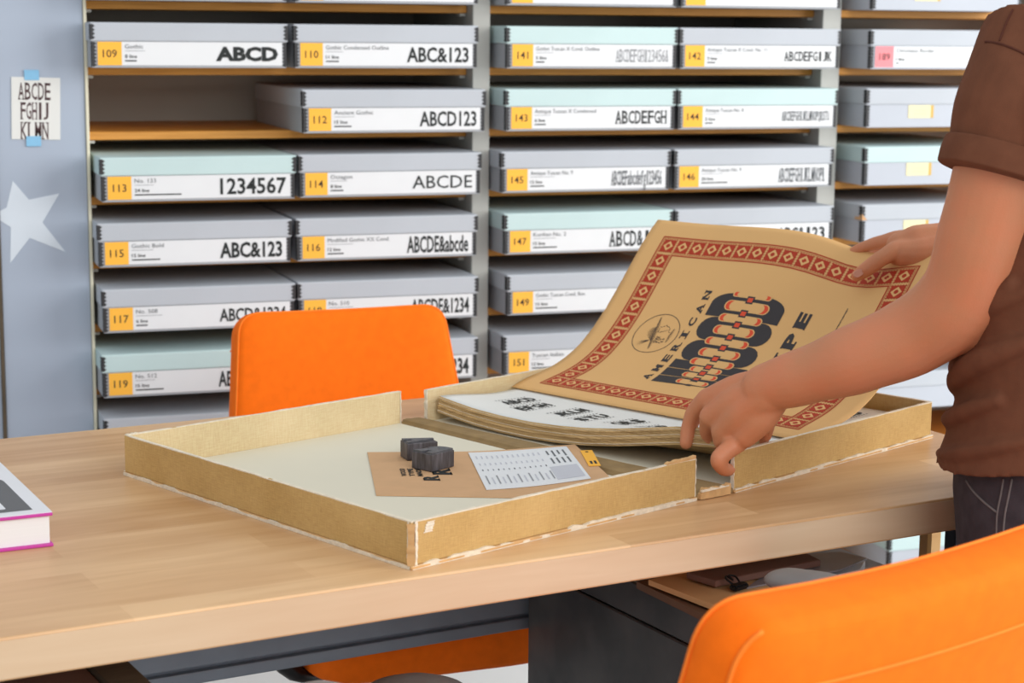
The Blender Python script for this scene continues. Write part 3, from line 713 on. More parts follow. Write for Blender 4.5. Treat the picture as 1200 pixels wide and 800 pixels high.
# torn open corner and frayed ends
def worn(name, fr, m, *q):
    b2 = bmesh.new(); jag(b2, *q); frame(obj(name, b2, M[m], PF), *fr)
FRL, FRR = (0.518, 1.795, A1), (0.976, 1.993, A2)
worn('torn_corner', FRL, 'worn_tan', (0.0008, 0.001, 0.004), (0.0008, 0.001, 0.048), 0.0055, 0.0022, 24, 0, 0.35, (-0.5, -0.5, 0), (1, -1, 0))
worn('torn_corner', FRL, 'worn', (0.0058, -0.0004, 0.004), (0.0058, -0.0004, 0.0502), 0.0030, 0.0012, 30, 0, 0.5, (0, -1, 0), (1, 0, 0))
worn('torn_corner', FRL, 'worn', (0, 0.0045, 0.004), (0, 0.0045, 0.0502), 0.0022, 0.0010, 30, 0, 0.5, (-1, 0, 0), (0, 1, 0))
worn('frayed_corner', FRL, 'worn', (0.4352, 0.0023, 0.004), (0.4352, 0.0023, 0.050), 0.0045, 0.0013, 30, 0, 0.5, (1, 0, 0), (0, 1, 0))
worn('frayed_corner', FRL, 'worn_tan', (0.385, 0.0023, 0.0500), (0.4355, 0.0023, 0.0505), 0.0050, 0.0026, 30, 0, 0.4)
worn('frayed_corner', FRL, 'worn', (0.4352, 0.5425, 0.004), (0.4352, 0.5425, 0.050), 0.005, 0.0016, 30, 0, 0.5, (1, 0, 0), (0, 1, 0))
worn('frayed_corner', FRL, 'worn', (0.0015, 0.5425, 0.049), (0.018, 0.5425, 0.050), 0.005, 0.0016, 24, 0, 0.5)
worn('scuff', FRL, 'worn', (0.022, -0.0002, 0.036), (0.026, -0.0002, 0.047), 0.011, 0.0006, 24, 0, 0.5, (0, -1, 0), (1, 0, 0))
worn('frayed_corner', FRR, 'worn', (-0.0004, 0.0023, 0.004), (-0.0004, 0.0023, 0.050), 0.0048, 0.0010, 30, 0, 0.5, (-1, 0, 0), (0, 1, 0))
worn('frayed_corner', FRR, 'worn', (-0.0004, 0.5327, 0.004), (-0.0004, 0.5327, 0.050), 0.0052, 0.0018, 30, 0, 0.5, (-1, 0, 0), (0, 1, 0))
# spine strip between the trays
bm = bmesh.new()
a0 = Vector((0.518, 1.795, 0))+Vector((math.cos(A1)*0.437, math.sin(A1)*0.437, 0)); a1 = a0+Vector((-math.sin(A1)*0.545, math.cos(A1)*0.545, 0))
b0 = Vector((0.976, 1.993, 0))-Vector((math.cos(A2)*0.002, math.sin(A2)*0.002, 0)); b1 = b0+Vector((-math.sin(A2)*0.535, math.cos(A2)*0.535, 0))
prof = [(0.0, .005), (.05, .0075), (.1, .0055), (.16, .0095), (.3, .011), (.45, .0105), (.6, .011), (.8, .0115), (.88, .007), (.93, .009), (1.0, .005)]
grid = []
for j in range(25):
    v = j/24; rowv = []
    for u, z in prof:
        p = a0.lerp(a1, v).lerp(b0.lerp(b1, v), u)-Vector((0.518, 1.795, 0)); rowv.append((p.x, p.y, z+random.uniform(-.0002, .0002)))
    grid.append(rowv)
tv = [[bm.verts.new(p) for p in r_] for r_ in grid]; bv = [[bm.verts.new((p[0], p[1], 0.0004)) for p in r_] for r_ in grid]
for j in range(24):
    for i in range(len(prof)-1):
        bm.faces.new((tv[j][i], tv[j][i+1], tv[j+1][i+1], tv[j+1][i])); bm.faces.new((bv[j][i], bv[j+1][i], bv[j+1][i+1], bv[j][i+1]))
for j in (0, 24):
    for i in range(len(prof)-1): bm.faces.new((tv[j][i], tv[j][i+1], bv[j][i+1], bv[j][i]))
for i in (0, len(prof)-1):
    for j in range(24): bm.faces.new((tv[j][i], tv[j+1][i], bv[j+1][i], bv[j][i]))
bmesh.ops.recalc_face_normals(bm, faces=bm.faces)
obj('spine', bm, M['spine'], PF)
q0, q1 = a0-Vector((0.518, 1.795, 0)), b0-Vector((0.518, 1.795, 0)); sd = Vector((-math.sin(A2), math.cos(A2), 0))
b2 = bmesh.new(); jag(b2, q0.lerp(q1, .05)-sd*.002+Vector((0, 0, .001)), q0.lerp(q1, .85)-sd*.002+Vector((0, 0, .001)), 0.006, 0.010, 24, 0, 0.35, (0, 0, 1), sd)
obj('frayed_spine_end', b2, M['worn_tan'], PF)
b2 = bmesh.new(); jag(b2, q0.lerp(q1, .05)-sd*.005+Vector((0, 0, .010)), q0.lerp(q1, .80)-sd*.004+Vector((0, 0, .011)), 0.003, 0.002, 24, 0, 0.6, (0, 0, 1), sd)
obj('frayed_spine_end', b2, M['worn'], PF)

# ------------------------------------------------------------------ stack of sheets in the right tray (near left corner lifted by the hand)
U2 = Vector((math.cos(A2), math.sin(A2), 0)); V2 = Vector((-math.sin(A2), math.cos(A2), 0)); RO = Vector((0.976, 1.993, 0))
def sm(x): x = max(0, min(1, x)); return x*x*(3-2*x)
def lerp_tab(tab, x):
    if x <= tab[0][0]: return tab[0][1]
    for (a, b), (c_, d) in zip(tab, tab[1:]):
        if x <= c_: return b+(d-b)*(x-a)/(c_-a)
    return tab[-1][1]
TOPT = [(-.53, .942), (-.49, .937), (-.45, .933), (-.40, .931), (-.35, .931), (-.30, .9335), (-.25, .938), (-.20, .945), (-.15, .954), (-.10, .9635), (-.05, .969), (0, .972)]
def stack_top(s, t):       # s across, t: 0 near .. -.53 far
    z = lerp_tab(TOPT, t); flat = 0.9296+0.001*sm((-t-.40)/.13)
    return flat+(z-flat)*(1-sm((s-.01)/.125))
def stack_bot(s, t):
    return max(0.9062, stack_top(s, t)-0.0225)
NS, NT = 26, 40
bm = bmesh.new(); S0, S1, T0, T1 = 0.014, 0.425, -0.012, -0.522
gt, gb = [], []
for i in range(NS+1):
    ra, rb = [], []
    for j in range(NT+1):
        s = S0+(S1-S0)*i/NS; t = T0+(T1-T0)*j/NT
        lift = stack_top(s, t)-0.930
        p = RO+U2*s+V2*(-t)
        ra.append(bm.verts.new((p.x, p.y, stack_top(s, t)))); rb.append(bm.verts.new((p.x-0.003*U2.x*(1-i/NS), p.y-0.003*U2.y*(1-i/NS), stack_bot(s, t))))
    gt.append(ra); gb.append(rb)
for i in range(NS):
    for j in range(NT):
        f = bm.faces.new((gt[i][j], gt[i+1][j], gt[i+1][j+1], gt[i][j+1])); f.smooth = True
        f = bm.faces.new((gb[i][j], gb[i][j+1], gb[i+1][j+1], gb[i+1][j])); f.material_index = 1
def sidef(a, b):
    for k in range(len(a)-1):
        f = bm.faces.new((a[k], a[k+1], b[k+1], b[k])); f.material_index = 1
sidef(gt[0], gb[0]); sidef(gt[-1], gb[-1]); sidef([r_[0] for r_ in gt], [r_[0] for r_ in gb]); sidef([r_[-1] for r_ in gt], [r_[-1] for r_ in gb])
bmesh.ops.recalc_face_normals(bm, faces=bm.faces)
# sheet edges: thin protruding leaves along the left side
for q in range(7):
    f0 = 0.12+0.8*q/6+random.uniform(-.04, .04); off = random.uniform(0.0004, 0.0026)
    prev = None
    for j in range(NT+1):
        t = T0+(T1-T0)*j/NT; zt_, zb_ = stack_top(S0, t), stack_bot(S0, t); z = zb_+(zt_-zb_)*f0
        p = RO+U2*(S0-0.003*(1-f0)-off)+V2*(-t); p2 = RO+U2*(S0+0.004)+V2*(-t)
        cur = [bm.verts.new((p.x, p.y, z)), bm.verts.new((p2.x, p2.y, z)), bm.verts.new((p2.x, p2.y, z+.0005)), bm.verts.new((p.x, p.y, z+.0005))]
        if prev:
            for i in range(4):
                f = bm.faces.new((prev[i], prev[(i+1) % 4], cur[(i+1) % 4], cur[i])); f.material_index = 2 if q % 3 == 0 else 1
        prev = cur
# printing on the top sheet: ornate black letters
def on_stack(s, t, o=0.0008):
    p = RO+U2*s+V2*(-t); return Vector((p.x, p.y, stack_top(s, t)+o))
def print_on(bm, txt, s0, t0, wd, ht, mi, **k):
    put_text(bm, txt, lambda u, v: on_stack(s0+u*wd, t0-v*ht), mi, **k)
for i, (txt, s0, t0) in enumerate((('ABCD', .072, -.445), ('EFGH', .060, -.405), ('JKLM', .070, -.345), ('STU', .062, -.300), ('QRS', .072, -.245), ('NOP', .066, -.195), ('125', .33, -.075), ('ABCD', .33, -.13))):
    print_on(bm, txt, s0, t0, .062, .020, 3, bold=0.03, slab=True)
    print_on(bm, 'iiiiiiiiii', s0, t0+.006, .06, .003, 3); print_on(bm, 'iiiiiiiiii', s0, t0-.024, .06, .003, 3)
o = obj('sheet_stack', bm, [M['paper'], M['sheet_edge'], M['worn'], M['ink']]); tag(o, 'thick stack of specimen sheets in the right tray, near corner lifted', 'papers')

# ------------------------------------------------------------------ the tan title sheet, curling up to the far hand
PO = Vector((0.883, 2.5376, 0.9335)); PK = 1.0232; PA = math.radians(28); PU = Vector((math.cos(PA), math.sin(PA), 0)); PV = Vector((math.sin(PA), -math.cos(PA), 0))
PW, PH = 0.392, 0.505
_co = [-55.243, 33.444, -4.106, 0.364, 0.0]
_prof = []; _s = 0; _l = None
for k in range(401):
    h = 0.3225*k/400; z = (((_co[0]*h+_co[1])*h+_co[2])*h+_co[3])*h
    z = z*1.0
    if _l: _s += math.hypot(h-_l[0], z-_l[1])
    _l = (h, z); _prof.append((_s, h, z))
_S = _s
def page(s, t, o=0.0):
    s_ = max(0, min(s, PW)); f = s_/PW*_S
    i = min(399, int(f/_S*400))
    while i < 399 and _prof[i+1][0] < f: i += 1
    while i > 0 and _prof[i][0] > f: i -= 1
    (sa, ha, za), (sb, hb, zb) = _prof[i], _prof[i+1]; q = (f-sa)/(sb-sa)
    h = ha+(hb-ha)*q; z = za+(zb-za)*q
    dh, dz = hb-ha, zb-za; L = math.hypot(dh, dz)
    dip = 0.017*sm((s_-.15)/.24)*math.exp(-((t-.385)/.07)**2) - 0.004*sm((s_-.1)/.25)*math.exp(-((t-.23)/.09)**2)
    p = PO+(PU*h+PV*t)*PK; p.z += (z-dip)*PK
    return p+(PU*(-dz/L)+Vector((0, 0, dh/L)))*o
bm = bmesh.new(); NS, NT = 44, 44
ft = [[bm.verts.new(page(PW*i/NS, PH*j/NT+(random.uniform(-.0006, .0006) if j in (0, NT) else 0), 0)) for j in range(NT+1)] for i in range(NS+1)]
fb = [[bm.verts.new(page(PW*i/NS, PH*j/NT, -0.0009)) for j in range(NT+1)] for i in range(NS+1)]
for i in range(NS):
    for j in range(NT):
        bm.faces.new((ft[i][j], ft[i+1][j], ft[i+1][j+1], ft[i][j+1])).smooth = True
        bm.faces.new((fb[i][j], fb[i][j+1], fb[i+1][j+1], fb[i+1][j])).smooth = True
def side2(a, b):
    for k in range(len(a)-1): bm.faces.new((a[k], a[k+1], b[k+1], b[k]))
side2(ft[0], fb[0]); side2(ft[-1], fb[-1]); side2([r_[0] for r_ in ft], [r_[0] for r_ in fb]); side2([r_[-1] for r_ in ft], [r_[-1] for r_ in fb])
bmesh.ops.recalc_face_normals(bm, faces=bm.faces)
# --- print, drawn flat in (s, t), cut finely, then laid on the sheet
pb = bmesh.new(); RED, BRT, DRK, TAN = 1, 2, 3, 0
lay = {}
def P2(pts, mi, lv=0): 
    f = poly(pb, [(p[0], p[1], lv) for p in pts], mi)
def rect(s0, s1, t0, t1, mi, lv=0): P2([(s0, t0), (s1, t0), (s1, t1), (s0, t1)], mi, lv)
def ell(cs, ct, rs, rt, mi, lv=0, n=28, ex=2.0, rot=0):
    pts = []
    for k in range(n):
        a = 2*PI*k/n; c_, s_ = math.cos(a), math.sin(a)
        x = rs*math.copysign(abs(c_)**(2/ex), c_); y = rt*math.copysign(abs(s_)**(2/ex), s_)
        pts.append((cs+x*math.cos(rot)-y*math.sin(rot), ct+x*math.sin(rot)+y*math.cos(rot)))
    P2(pts, mi, lv)
def stad(cs, ct, ws, ht, mi, lv=0, n=8):
    """upright rounded slab: width ws along s, height ht along t"""
    r = ws/2; h = max(0, ht/2-r); pts = []
    for k in range(n+1): a = PI*k/n; pts.append((cs+r*math.cos(a), ct+h+r*math.sin(a)))
    for k in range(n+1): a = PI+PI*k/n; pts.append((cs+r*math.cos(a), ct-h+r*math.sin(a)))
    P2(pts, mi, lv)
def ring_rect(s0, s1, t0, t1, w_, mi, lv=0):
    rect(s0, s1, t0, t0+w_, mi, lv); rect(s0, s1, t1-w_, t1, mi, lv); rect(s0, s0+w_, t0+w_, t1-w_, mi, lv); rect(s1-w_, s1, t0+w_, t1-w_, mi, lv)
bs0, bs1, bt0, bt1 = 0.023, 0.361, 0.0325, 0.4705; bw = 0.0345
ring_rect(bs0, bs1, bt0, bt1, 0.0019, RED); ring_rect(bs0+.0032, bs1-.0032, bt0+.0032, bt1-.0032, 0.0006, RED)
ring_rect(bs0+bw-.0019, bs1-bw+.0019, bt0+bw-.0019, bt1-bw+.0019, 0.0019, RED); ring_rect(bs0+bw-.0038, bs1-bw+.0038, bt0+bw-.0038, bt1-bw+.0038, 0.0006, RED)
def cell(s, t, h):
    # pierced square: red corners, tan lozenge with red cross; dotted frame
    d = h*0.88; rect(s-d, s+d, t-d, t+d, RED)
    e = h*.70; P2([(s-e, t), (s, t-e), (s+e, t), (s, t+e)], TAN, .0002)
    q = h*.27; P2([(s-q*.36, t-q), (s+q*.36, t-q), (s+q*.36, t-q*.36), (s+q, t-q*.36), (s+q, t+q*.36), (s+q*.36, t+q*.36), (s+q*.36, t+q), (s-q*.36, t+q), (s-q*.36, t+q*.36), (s-q, t+q*.36), (s-q, t-q*.36), (s-q*.36, t-q*.36)], RED, .0004)
    for k in range(6):
        u = -h+2*h*(k+.5)/6; e = h*.07
        rect(s+u-e, s+u+e, t-h*.99, t-h*.90, RED); rect(s+u-e, s+u+e, t+h*.90, t+h*.99, RED); rect(s-h*.99, s-h*.90, t+u-e, t+u+e, RED); rect(s+h*.90, s+h*.99, t+u-e, t+u+e, RED)
cs0, cs1, ct0, ct1 = bs0+bw/2, bs1-bw/2, bt0+bw/2, bt1-bw/2
ns, nt = 11, 15
for i in range(ns+1):
    for t in (ct0, ct1): cell(cs0+(cs1-cs0)*i/ns, t, 0.0126)
for j in range(1, nt):
    for s in (cs0, cs1): cell(s, ct0+(ct1-ct0)*j/nt, 0.0126)
# medallion: a plain engraved bust in a broad hat
mc, mt = 0.190, 0.116
for k in range(48):
    a, b = 2*PI*k/48, 2*PI*(k+1)/48; r0, r1 = .0372, .0362
    P2([(mc+r0*math.cos(a), mt+r0*math.sin(a)), (mc+r0*math.cos(b), mt+r0*math.sin(b)), (mc+r1*math.cos(b), mt+r1*math.sin(b)), (mc+r1*math.cos(a), mt+r1*math.sin(a))], DRK)
rnd = random.Random(9)
def stroke(x0, y0, x1, y1, w_):
    d = Vector((x1-x0, y1-y0)); n_ = Vector((-d.y, d.x)).normalized()*w_/2
    P2([(x0+n_.x, y0+n_.y), (x0-n_.x, y0-n_.y), (x1, y1)], DRK)
for k in range(40):                                     # broad brim, drawn in short hatches
    x = -.029+k*.00148; e = math.sqrt(max(0, 1-(x/.030)**2)); y = -.002-.22*x
    stroke(mc+x, mt+y-.0030*e, mc+x+.003, mt+y+.0034*e, .0010)
for k in range(18):                                     # domed crown
    x = -.0125+k*.0015; e = math.sqrt(max(0, 1-(x/.0135)**2)); y = -.004-.22*x
    stroke(mc+x, mt+y, mc+x*.8+.001, mt+y-.0135*e, .0009)
for k in range(8): stroke(mc-.012, mt-.004, mc-.028+k*.0016, mt-.020-.0012*(4-abs(k-4)), .0006)      # plume
for k in range(34):                                     # hair behind the face
    x = rnd.uniform(-.015, -.002); y = rnd.uniform(.003, .018); stroke(mc+x, mt+y, mc+x+rnd.uniform(-.003, .002), mt+y+rnd.uniform(.002, .006), .0010)
pf = [(.004, .001), (.0135, .000), (.0150, .005), (.0185, .009), (.0155, .0105), (.0160, .0135), (.0130, .0175), (.0070, .0185), (.0050, .0230)]
for a, b in zip(pf, pf[1:]): stroke(mc+a[0], mt+a[1], mc+b[0], mt+b[1], .0012)
for k in range(12): stroke(mc+.003+k*.0006, mt+.004+k*.0011, mc+.0075+k*.0003, mt+.0045+k*.0011, .0006)
for k in range(18): x = -.012+k*.0014; stroke(mc+x, mt+.0225+abs(x)*.15, mc+x+.002, mt+.0285-abs(x)*.1, .0008)   # collar
# slab letters with open forms for the small lines
def glyph_line(txt, s0, s1, t0, t1, bold=.03, wide=0.8, mi=DRK):
    n = len(txt); pitch = (s1-s0)/n; h = t1-t0
    for i, ch in enumerate(txt):
        if ch == ' ': continue
        a = s0+pitch*(i+.5)-pitch*wide/2; ww = pitch*wide
        V, Fs, _a = text_polys(ch, bold=bold)
        vv = [pb.verts.new((a+u*ww if ch != 'I' else a+ww*.3+u*ww*.4, t1-v*h, 0)) for u, v in V]
        for f in Fs:
            try: pb.faces.new([vv[q] for q in f]).material_index = mi
            except ValueError: pass
        for x0_, x1_, low in BARS.get(ch, ()):
            e = h*.13
            rect(a+ww*x0_-ww*.04, a+ww*x1_+ww*.04, (t1-e) if low else t0, t1 if low else t0+e, mi)
glyph_line('AMERICAN', .090, .278, .1580, .1695, .03, .66)
glyph_line('TYPE', .118, .270, .326, .3455, .05, .74)
for k in range(17): rect(.240+.0028*k, .2417+.0028*k+(.0006 if k % 3 else 0), .3908, .3926 if k % 4 else .3920, DRK)
# WOOD, tall condensed letters strung on a chain of links
L0, L1 = 0.1780, 0.3020; mid = (L0+L1)/2
xs = [0.096, 0.150, 0.192, 0.233, 0.275]
for q, s in ((0, .171), (1, .2125)): stad(s, mid, .040, L1-L0, DRK)
# D: flat left side with spurs, round right
s0, s1 = .2335, .274; pts = [(s0, L0), (s0+.022, L0)]
for k in range(9): a = -PI/2+PI/2*k/8; pts.append((s0+.022+(s1-s0-.022)*math.cos(a), L0+.034+.034*math.sin(a)))
for k in range(9): a = PI/2*k/8; pts.append((s0+.022+(s1-s0-.022)*math.cos(a), L1-.034+.034*math.sin(a)))
pts += [(s0, L1)]; P2(pts, DRK)
# W: three stems tapering together below
for x0_, x1_, y0_, y1_ in ((.0915, .1105, .1000, .1175), (.1120, .1305, .1185, .1330), (.1320, .1505, .1340, .1500)):
    P2([(x0_, L0), (x1_, L0), (y1_, L1), (y0_, L1)], DRK)
rect(.094, .150, mid-.004, mid+.004, DRK, .0001)
def loop(s, ws, ht):
    stad(s, mid, ws+.0034, ht+.004, TAN, .0002); stad(s, mid, ws+.0008, ht, BRT, .0003); stad(s, mid, ws+.0016, ht*.82, TAN, .0004)
lp_ = [(.104, .0085, .05), (.1215, .0085, .055), (.136, .0085, .050), (.1515, .0105, .070), (.171, .0125, .066), (.192, .0105, .070), (.2125, .0125, .066), (.233, .0105, .070), (.254, .014, .072), (.273, .006, .062)]
for s, ws, ht in lp_: loop(s, ws, ht)
for a, b in zip(lp_, lp_[1:]):
    s = (a[0]+a[1]/2+b[0]-b[1]/2)/2
    rect(s-.0062, s+.0062, mid-.0062, mid+.0062, DRK, .0005); rect(s-.0036, s+.0036, mid-.0042, mid+.0042, BRT, .0006)
bmesh.ops.triangulate(pb, faces=pb.faces[:])
for k in range(1, 30):
    c_ = PW*k/30
    bmesh.ops.bisect_plane(pb, geom=pb.verts[:]+pb.edges[:]+pb.faces[:], plane_co=(c_, 0, 0), plane_no=(1, 0, 0), dist=1e-7)
for k in range(1, 20):
    c_ = PH*k/20
    bmesh.ops.bisect_plane(pb, geom=pb.verts[:]+pb.edges[:]+pb.faces[:], plane_co=(0, c_, 0), plane_no=(0, 1, 0), dist=1e-7)
for v in pb.verts: v.co = page(v.co.x, v.co.y, 0.00045+v.co.z*0.5)
pm = bpy.data.meshes.new('pm'); pb.to_mesh(pm); pb.free(); bm.from_mesh(pm); bpy.data.meshes.remove(pm)
o = obj('title_sheet', bm, [M['poster'], M['red_ink'], M['red_bright'], M['dark_ink']])
tag(o, 'tan printed title sheet with red ornamental border, lifted by the far hand', 'print')

# ------------------------------------------------------------------ envelope and wood type in the left tray
def env_z(x): return TT+0.0068+0.010*sm((x-0.70)/0.20)**1.3
def on_env(px, py, o=0.0):
    z = TT+0.007
    for _ in range(8): z = env_z(onz(px, py, z).x)
    return onz(px, py, z+o)
EC = [on_env(430.5, 529.5), on_env(441, 580), on_env(736, 578.5), on_env(673.7, 520.5)]
def patch(C, a, b, o):
    p = C[0].lerp(C[3], a).lerp(C[1].lerp(C[2], a), b); return Vector((p.x, p.y, env_z(p.x)+o))
ev = empty('kraft_envelope', EC[1]); tag(ev, 'kraft envelope with a white printed sheet on it, in the left tray', 'envelope')
def ep(bm): bmesh.ops.translate(bm, vec=-EC[1], verts=bm.verts); return bm
def patch_mesh(bm, C, o0, o1, mi=0, n=20):
    a = [[bm.verts.new(patch(C, i/n, j/6, o1)) for j in range(7)] for i in range(n+1)]; b = [[bm.verts.new(patch(C, i/n, j/6, o0)) for j in range(7)] for i in range(n+1)]
    fs = []
    for i in range(n):
        for j in range(6):
            fs.append(bm.faces.new((a[i][j], a[i][j+1], a[i+1][j+1], a[i+1][j]))); fs.append(bm.faces.new((b[i][j], b[i+1][j], b[i+1][j+1], b[i][j+1])))
    for r1_, r2_ in ((a[0], b[0]), (a[-1], b[-1]), ([x[0] for x in a], [x[0] for x in b]), ([x[-1] for x in a], [x[-1] for x in b])):
        for k in range(len(r1_)-1): fs.append(bm.faces.new((r1_[k], r1_[k+1], r2_[k+1], r2_[k])))
    for f in fs: f.material_index = mi
bm = bmesh.new(); patch_mesh(bm, EC, -0.0008, 0.0)
bmesh.ops.recalc_face_normals(bm, faces=bm.faces)
# its printed mark, reading sideways
def env_text(bm, txt, o_, ax, up, wd, ht, mi, **k):
    put_text(bm, txt, lambda u, v: patch(EC, o_[0]+ax[0]*u*wd+up[0]*v*ht, o_[1]+ax[1]*u*wd+up[1]*v*ht, 0.0006), mi, **k)
env_text(bm, 'R', (.350, .55), (0, -1), (-1, 0), .15, .085, 1, slab=True, bold=.04)
env_text(bm, 'R', (.285, .68), (0, -1), (-1, 0), .12, .07, 1, slab=True, bold=.04)
for i, t_ in enumerate(('WOOD', 'TYPE', 'MADE')):
    env_text(bm, t_, (.150+.035*i, .58), (0, -1), (-1, 0), .17, .024, 1, bold=.03)
obj('envelope_body', ep(bm), [M['kraft'], M['ink']], ev)
SC = [on_env(548.7, 531), on_env(570, 574.5), on_env(692.5, 561), on_env(663.7, 523.7)]
bm = bmesh.new(); patch_mesh(bm, SC, 0.0005, 0.0011); bmesh.ops.recalc_face_normals(bm, faces=bm.faces)
def q4(C, a0, a1, b0, b1, o, mi):
    poly(bm, [patch(C, a0, b0, o), patch(C, a0, b1, o), patch(C, a1, b1, o), patch(C, a1, b0, o)], mi)
for i in range(13):
    a = .05+.052*i
    q4(SC, a, a+.012, .49, .53, .0014, 1 if i % 3 == 0 else 2)
    q4(SC, a, a+.014, .32, .38, .0014, 3); q4(SC, a, a+.014, .12, .20, .0014, 3)
    q4(SC, a, a+.014, .66+.05*(i % 2), .88, .0014, 3 if i % 2 else 2)
for i in range(4):
    a = .76+.055*i; q4(SC, a, a+.018, .10, .22+.06*(i % 2), .0014, 1); q4(SC, a, a+.018, .32, .48, .0014, 1)
q4(SC, .70, .97, .56, .92, .0013, 3)
obj('printed_sheet', ep(bm), [M['label'], M['ink_mid'], M['ink_grey'], mat('pale_tint', (196, 198, 206), 0.7, 0.01)], ev)
GC = [on_env(680, 528.7), on_env(690, 546.5), on_env(704, 546), on_env(693.7, 528.2)]
bm = bmesh.new(); patch_mesh(bm, GC, 0.0005, 0.0012); bmesh.ops.recalc_face_normals(bm, faces=bm.faces); q4(GC, .25, .45, .72, .9, .0014, 1); q4(GC, .6, .8, .7, .9, .0014, 1); q4(GC, .35, .6, .08, .14, .0014, 1)
obj('yellow_tag', ep(bm), [M['yellow'], M['ink']], ev)
def type_block(x, y, rz, L, Wd, letter, label, z):
    t = empty('wood_type_block', (x, y, z), rz); tag(t, label, 'printing block', 'wood type blocks on the kraft envelope')
    obj('block', bxm(0, L, 0, Wd, 0, 0.0212, bev=0.0008, seg=2), M['block_side'], t)
    bm = bmesh.new()
    V, Fs, asp = text_polys(letter, bold=0.075)
    vv = [bm.verts.new((0.0015+(v_)*(L-0.003), 0.001+u*(Wd-0.002), 0.0235)) for u, v_ in V]
    fs = [bm.faces.new([vv[i] for i in f]) for f in Fs]
    bmesh.ops.remove_doubles(bm, verts=bm.verts, dist=1e-5)
    r_ = bmesh.ops.extrude_face_region(bm, geom=bm.faces[:]); bmesh.ops.translate(bm, vec=(0, 0, -0.0045), verts=[v for v in r_['geom'] if isinstance(v, bmesh.types.BMVert)])
    bmesh.ops.recalc_face_normals(bm, faces=bm.faces)
    obj('letter_face', bm, M['block'], t)
    return t
ez = TT+0.0075
type_block(0.652, 2.168, math.radians(31), 0.041, 0.034, 'R', 'dark wood type block nearest the camera on the kraft envelope', ez)
type_block(0.640, 2.236, math.radians(4), 0.041, 0.026, 'A', 'dark wood type block standing behind the other on the kraft envelope', ez)

# ------------------------------------------------------------------ the person
pe = empty('person', (1.32, 1.78, 0)); tag(pe, 'person in a brown t-shirt and dark jeans leaning over the portfolio, turning a sheet', 'person')
FA = math.radians(141); FV = Vector((math.cos(FA), math.sin(FA), 0)); LV = Vector((-FV.y, FV.x, 0)); ZV = Vector((0, 0, 1))
BC = Vector((1.318, 1.782, 0))
def bp(f, l, z): return BC+FV*f+LV*l+ZV*z
def pp(name, bm, m, par=None):
    me = bm
    o = obj(name, me, m, par or pe)
    if par is None: o.matrix_parent_inverse = Matrix.Translation(-Vector(pe.location))
    return o
bm = bmesh.new()
# trunk, neck, head
tube(bm, [bp(0, 0, .92), bp(.0, 0, 1.05), bp(.0, 0, 1.22), bp(-.005, 0, 1.33)], [.118, .120, .122, .095], 4, 20)
tube(bm, [bp(0, .13, 1.355), bp(-.01, .06, 1.385), bp(-.01, -.06, 1.385), bp(0.0, -.13, 1.355)], [.042, .046, .046, .042], 3, 14)
tube(bm, [bp(.0, 0, 1.40), bp(.03, 0, 1.50), bp(.05, 0, 1.57)], [.062, .056, .056], 3, 16)
hc = bp(.085, 0, 1.645)
loft(bm, [(hc+ZV*z+FV*f, FV*a, LV*b, 2.2) for z, f, a, b in ((-.115, .035, .03, .025), (-.10, .025, .058, .045), (-.06, .01, .086, .062), (0, 0, .098, .073), (.05, -.005, .098, .075), (.09, -.012, .078, .062), (.112, -.015, .035, .03))], 28)
tube(bm, [hc+FV*.088+ZV*.012, hc+FV*.108-ZV*.02, hc+FV*.112-ZV*.032], [.008, .011, .012], 3, 10)            # nose
tube(bm, [hc+FV*.088-ZV*.062+LV*.018, hc+FV*.098-ZV*.064, hc+FV*.088-ZV*.062-LV*.018], [.006, .009, .006], 3, 8)    # mouth
for s in (-1, 1):
    tube(bm, [hc+LV*.074*s-FV*.005+ZV*.022, hc+LV*.082*s-FV*.012, hc+LV*.076*s-FV*.003-ZV*.03], [.009, .013, .008], 3, 8)   # ears
    tube(bm, [hc+FV*.083+LV*.032*s+ZV*.012, hc+FV*.085+LV*.030*s+ZV*.010], .011, 1, 8)                              # eyes
# legs
for s in (1, -1):
    tube(bm, [bp(0, .085*s, .92), bp(0.02, .10*s, .70), bp(.03, .10*s, .48), bp(.0, .10*s, .28), bp(-.02, .10*s, .09)], [.078, .072, .052, .048, .036], 4, 14)
# left arm
def A_(l): return [at(*q[:3]) for q in l], [q[3] for q in l]
P_, R_ = A_([(1216, 105, 2.0, .050), (1182, 190, 2.0, .054), (1157, 265, 2.02, .050), (1130, 345, 2.06, .0485), (1076, 390, 2.105, .0445), (1010, 418, 2.14, .0405), (945, 440, 2.185, .0335), (897, 454, 2.222, .0285)])
tube(bm, P_, R_, 6, 24)
tube(bm, [at(1152, 345, 2.05), at(1143, 378, 2.065), at(1118, 388, 2.08)], [.030, .026, .028], 4, 14)
# left hand
W0 = [at(908, 447, 2.222), at(906, 453, 2.214), at(902, 461, 2.214), at(900, 470, 2.218)]
K0 = [at(829, 468, 2.296), at(833, 488, 2.276), at(846, 505, 2.262), at(866, 517, 2.252)]
for a, b, ra, rb in zip(W0, K0, (.0190, .0230, .0235, .0190), (.0142, .0145, .0138, .0125)):
    tube(bm, [a, a.lerp(b, .5)+Vector((0, 0, .003)), b], [ra, (ra+rb)/2+.002, rb], 4, 14)
def fing(pts, rs): tube(bm, [Vector(p) for p in pts], rs, 5, 12)
fing([K0[0], at(815, 482, 2.312), at(808, 500, 2.318), at(804, 519, 2.316)], [.0138, .0115, .0104, .0084])
fing([K0[1], at(829, 505, 2.295), at(838, 517, 2.306), at(850, 522, 2.325)], [.0135, .0102, .0090, .0078])
fing([K0[2], at(846, 518, 2.268), at(858, 527, 2.290), at(868, 528, 2.306)], [.0130, .0105, .0090, .0078])
